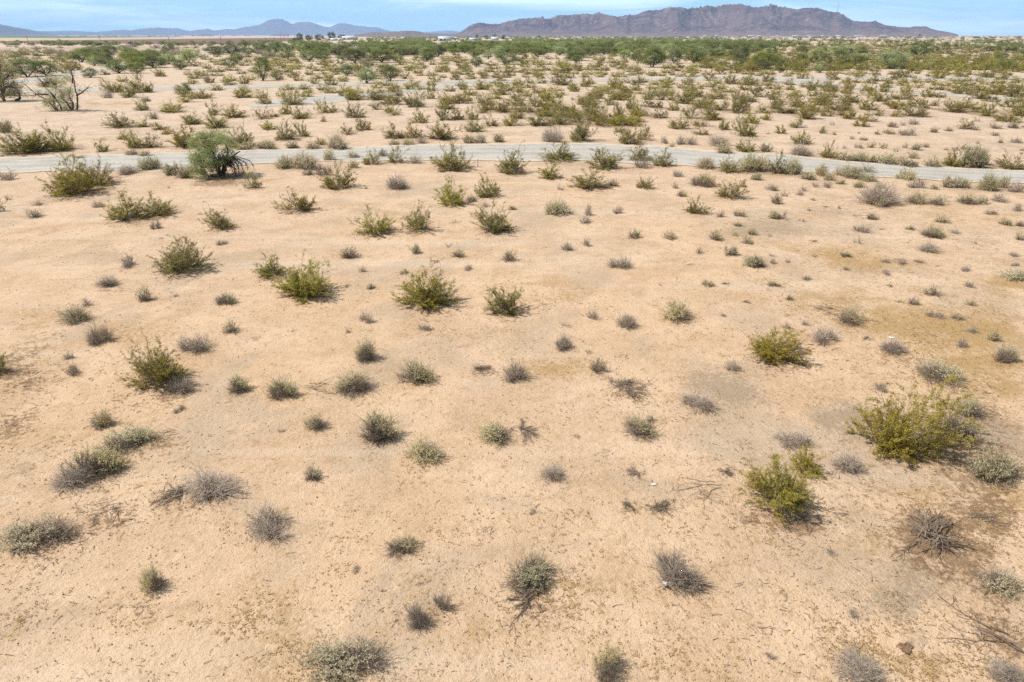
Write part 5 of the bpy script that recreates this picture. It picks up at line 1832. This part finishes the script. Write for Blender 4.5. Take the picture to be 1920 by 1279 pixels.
Z2 = 0.075 * np.exp(-(rl / 0.5) ** 2) + 0.012 + 0.022 - 0.03 * (1 - RR ** 2) * 0.5
me = mesh_from('burrow_hole', [(np.stack([hx, hy, Z2], -1).reshape(-1, 3), F, 0, 0)], [plain_mat('burrow_hole_shade', (0.13, 0.07, 0.035), (0.26, 0.155, 0.085), 30)])
link('hole', me, o)

# ---------------------------------------------------------------- uncountable litter on the sand
rg = np.random.default_rng(501)
def scatter(n, ymin=345, ymax=1300, pw=1.0):
    x = -60 + 2040 * rg.random(n); y = ymin + (ymax - ymin) * rg.random(n) ** pw
    gx, gy, t = ground(x, y)
    return gx, gy, t, x, y
def att_at(A, gx, gy):
    r = np.interp(gy, ys, np.arange(len(ys))); k = np.clip(np.round(r).astype(int), 0, len(ys) - 1)
    u = gx / (1.15 * (ys[k] + 26)); c = np.clip(np.round((u + 1) / 2 * (len(us) - 1)).astype(int), 0, len(us) - 1)
    return A[k, c]
# twigs: many round the shrubs, fewer elsewhere
gx, gy, t, x, y = scatter(46000)
keep = rg.random(len(gx)) < (0.03 + 0.8 * att_at(LITTER, gx, gy) + 0.3 * att_at(OCHRE, gx, gy) + 0.10 * (x > 1250)) * np.clip(3 * (fbm(gx / 1.7 + 7, gy / 1.7, 3) - 0.3), 0.1, 1.3)
gx, gy, t = gx[keep], gy[keep], t[keep]; n = len(gx)
L = (0.04 + 0.16 * rg.random(n) ** 3) * (0.7 + t / 50)
a = rg.random(n) * 6.283
st = np.stack([gx, gy, hgt(gx, gy) + 0.012], 1)
P = curves(st, np.stack([np.cos(a), np.sin(a), 0.25 * rg.random(n) ** 2], 1), L, 4, rg, 0.5)
P[..., 2] = np.maximum(P[..., 2], hgt(P[..., 0], P[..., 1]) + 0.006)
V, F = tubes(P, (0.003 + 0.004 * rg.random(n))[:, None] * np.linspace(1, 0.5, 4)[None] * (0.7 + t / 40)[:, None])
tag(link('twig_litter', mesh_from('twig_litter', [(V, F, np.repeat(rg.random(n), 9), 0)], [M['dead_wood']])), 'fine dead twigs strewn over the sand and under bushes', kind='stuff')
# ochre tufts of dried annuals
gx, gy, t, x, y = scatter(52000, 360, 1300, 0.8)
pr = 0.05 + 0.9 * att_at(OCHRE, gx, gy) + 0.10 * (y > 950) + 0.05 * (x < 500)
pr = pr * np.clip(3.2 * (fbm(gx / 1.1, gy / 1.1, 3) - 0.38), 0.05, 1.3)
keep = rg.random(len(gx)) < pr
gx, gy, t = gx[keep], gy[keep], t[keep]; n = len(gx)
k = np.repeat(np.arange(n), 5); nn = len(k)
C = np.stack([gx[k], gy[k], hgt(gx, gy)[k] + 0.012], 1) + rg.normal(size=(nn, 3)) * np.array([0.026, 0.026, 0.006]) * (0.6 + t[k] / 45)[:, None]
C[:, 2] = np.maximum(C[:, 2], hgt(C[:, 0], C[:, 1]) + 0.012)
V, F = leaves(C, (0.011 + 0.013 * rg.random(nn)) * (0.6 + t[k] / 45), rg, 0.6, flat=3.0)
M['stubble_tuft'] = leaf_mat('dry_annual', (0.34, 0.195, 0.05), (0.46, 0.285, 0.085), (0.56, 0.38, 0.15), 0.15)
tag(link('dry_grass', mesh_from('dry_grass', [(V, F, np.clip(np.repeat(rg.random(n), 5) * 0.7 + 0.3 * rg.random(nn), 0, 1), 0)], [M['stubble_tuft']])), 'ochre stubble of dried annuals speckling the sand', kind='stuff')
# pebbles and clods
gx, gy, t, x, y = scatter(16000, 360, 1300, 0.8)
keep = rg.random(len(gx)) < 0.2 + 1.2 * np.clip(fbm(gx / 2.1 + 40, gy / 2.1, 3) - 0.4, 0, 1)
gx, gy, t = gx[keep], gy[keep], t[keep]; n = len(gx)
r = (0.006 + 0.013 * rg.random(n) ** 3) * (0.7 + t / 45)
B, FB = boxq(-1, 1, -1, 1, -0.6, 0.8)
B = B / np.linalg.norm(B, axis=1, keepdims=True)
V = np.stack([gx, gy, hgt(gx, gy) + 0.4 * r], 1)[:, None] + B[None] * r[:, None, None] * (0.7 + 0.6 * rg.random((n, 8, 1)))
F = (FB[None] + (np.arange(n) * 8)[:, None, None]).reshape(-1, 4)
tag(link('pebbles', mesh_from('pebbles', [(V.reshape(-1, 3), F, np.repeat(rg.random(n), 6), 0)], [wood_mat('pebble', (0.13, 0.085, 0.055), (0.42, 0.30, 0.19), 0)])), 'small dark pebbles and clods on the sand', kind='stuff')

# ---------------------------------------------------------------- haze
V, F = boxq(-16800, 16800, -60, 16800, -1.6, TOP + 90)
me = mesh_from('haze', [(V, F, 0, 0)], [])
o = tag(link('haze', me), 'thin blue desert haze fading the far mountains', kind='stuff')
m, nt, out = nodes_of('haze_air'); g = G(nt)
pv = g.n('ShaderNodeVolumePrincipled'); pv.inputs['Color'].default_value = (0.40, 0.62, 1.0, 1); pv.inputs['Density'].default_value = HAZE
pv.inputs['Anisotropy'].default_value = 0.0
g.link(pv.outputs[0], out.inputs['Volume'])
me.materials.append(m)

# ---------------------------------------------------------------- sky, sun, camera
EL = R(54)
shadow = Vector((1, -0.10, 0)).normalized()
d = Vector((shadow.x * math.cos(EL), shadow.y * math.cos(EL), -math.sin(EL)))
ld = bpy.data.lights.new('sun', 'SUN'); ld.energy = 4.6; ld.angle = R(0.55); ld.color = (1.0, 0.955, 0.88)
so = bpy.data.objects.new('sun', ld); COL.objects.link(so); so.location = (-40, 10, 60); so.rotation_euler = d.to_track_quat('-Z', 'Y').to_euler()
w = bpy.data.worlds.new('World'); SC.world = w; w.use_nodes = True
nt = w.node_tree; nt.nodes.clear(); g = G(nt)
sk = g.n('ShaderNodeTexSky'); sk.sky_type = 'NISHITA'; sk.sun_disc = False; sk.sun_elevation = EL; sk.sun_rotation = math.atan2(-shadow.x, -shadow.y)
sk.altitude = 400; sk.air_density = 1.0; sk.dust_density = 0.6; sk.ozone_density = 2.0
tc = g.n('ShaderNodeTexCoord')
mp = g.n('ShaderNodeMapping'); g.link(tc.outputs['Generated'], mp.inputs['Vector']); mp.inputs['Scale'].default_value = (3.2, 3.2, 34)
n1 = g.noise(mp.outputs[0], 1.0, 5, 0.6, 0.6)
mp2 = g.n('ShaderNodeMapping'); g.link(tc.outputs['Generated'], mp2.inputs['Vector']); mp2.inputs['Scale'].default_value = (7, 7, 60); mp2.inputs['Location'].default_value = (3, 1, 2)
n2 = g.noise(mp2.outputs[0], 1.0, 4, 0.6, 0.3)
c = g.mix(1.0, sk.outputs[0], SKYTINT, 'MULTIPLY')
z = g.n('ShaderNodeSeparateXYZ'); g.link(tc.outputs['Generated'], z.inputs[0])
c = g.mix(g.math('MULTIPLY', g.step(z.outputs[2], 0.22, 0.0), 0.8), c, HORIZON)
c = g.mix(g.math('MULTIPLY', g.step(n1, 0.42, 0.68), 0.8), c, CLOUD)
c = g.mix(g.math('MULTIPLY', g.step(n2, 0.54, 0.72), 0.45), c, CLOUD2)
bg = g.n('ShaderNodeBackground'); g.put(bg.inputs['Color'], c); bg.inputs['Strength'].default_value = 0.062
wo = g.n('ShaderNodeOutputWorld'); g.link(bg.outputs[0], wo.inputs['Surface'])

cam = bpy.data.cameras.new('camera'); co = bpy.data.objects.new('camera', cam); COL.objects.link(co)
co.location = (0, 0, CAMH); co.rotation_euler = (math.pi / 2 - PITCH, 0, 0)
cam.sensor_width = 36; cam.lens = 36 * FPX / 1920; cam.clip_start = 0.1; cam.clip_end = 60000
SC.camera = co
SC.view_settings.view_transform = 'Standard'; SC.view_settings.look = 'None'; SC.view_settings.gamma = 1.0; SC.view_settings.exposure = EXPO
SC.render.engine = 'CYCLES'
SC.cycles.max_bounces = 6; SC.cycles.diffuse_bounces = 3; SC.cycles.transmission_bounces = 3; SC.cycles.volume_bounces = 2; SC.cycles.glossy_bounces = 1
SC.cycles.transparent_max_bounces = 8
SC.cycles.use_denoising = DENOISE
SC.render.filter_size = 1.2
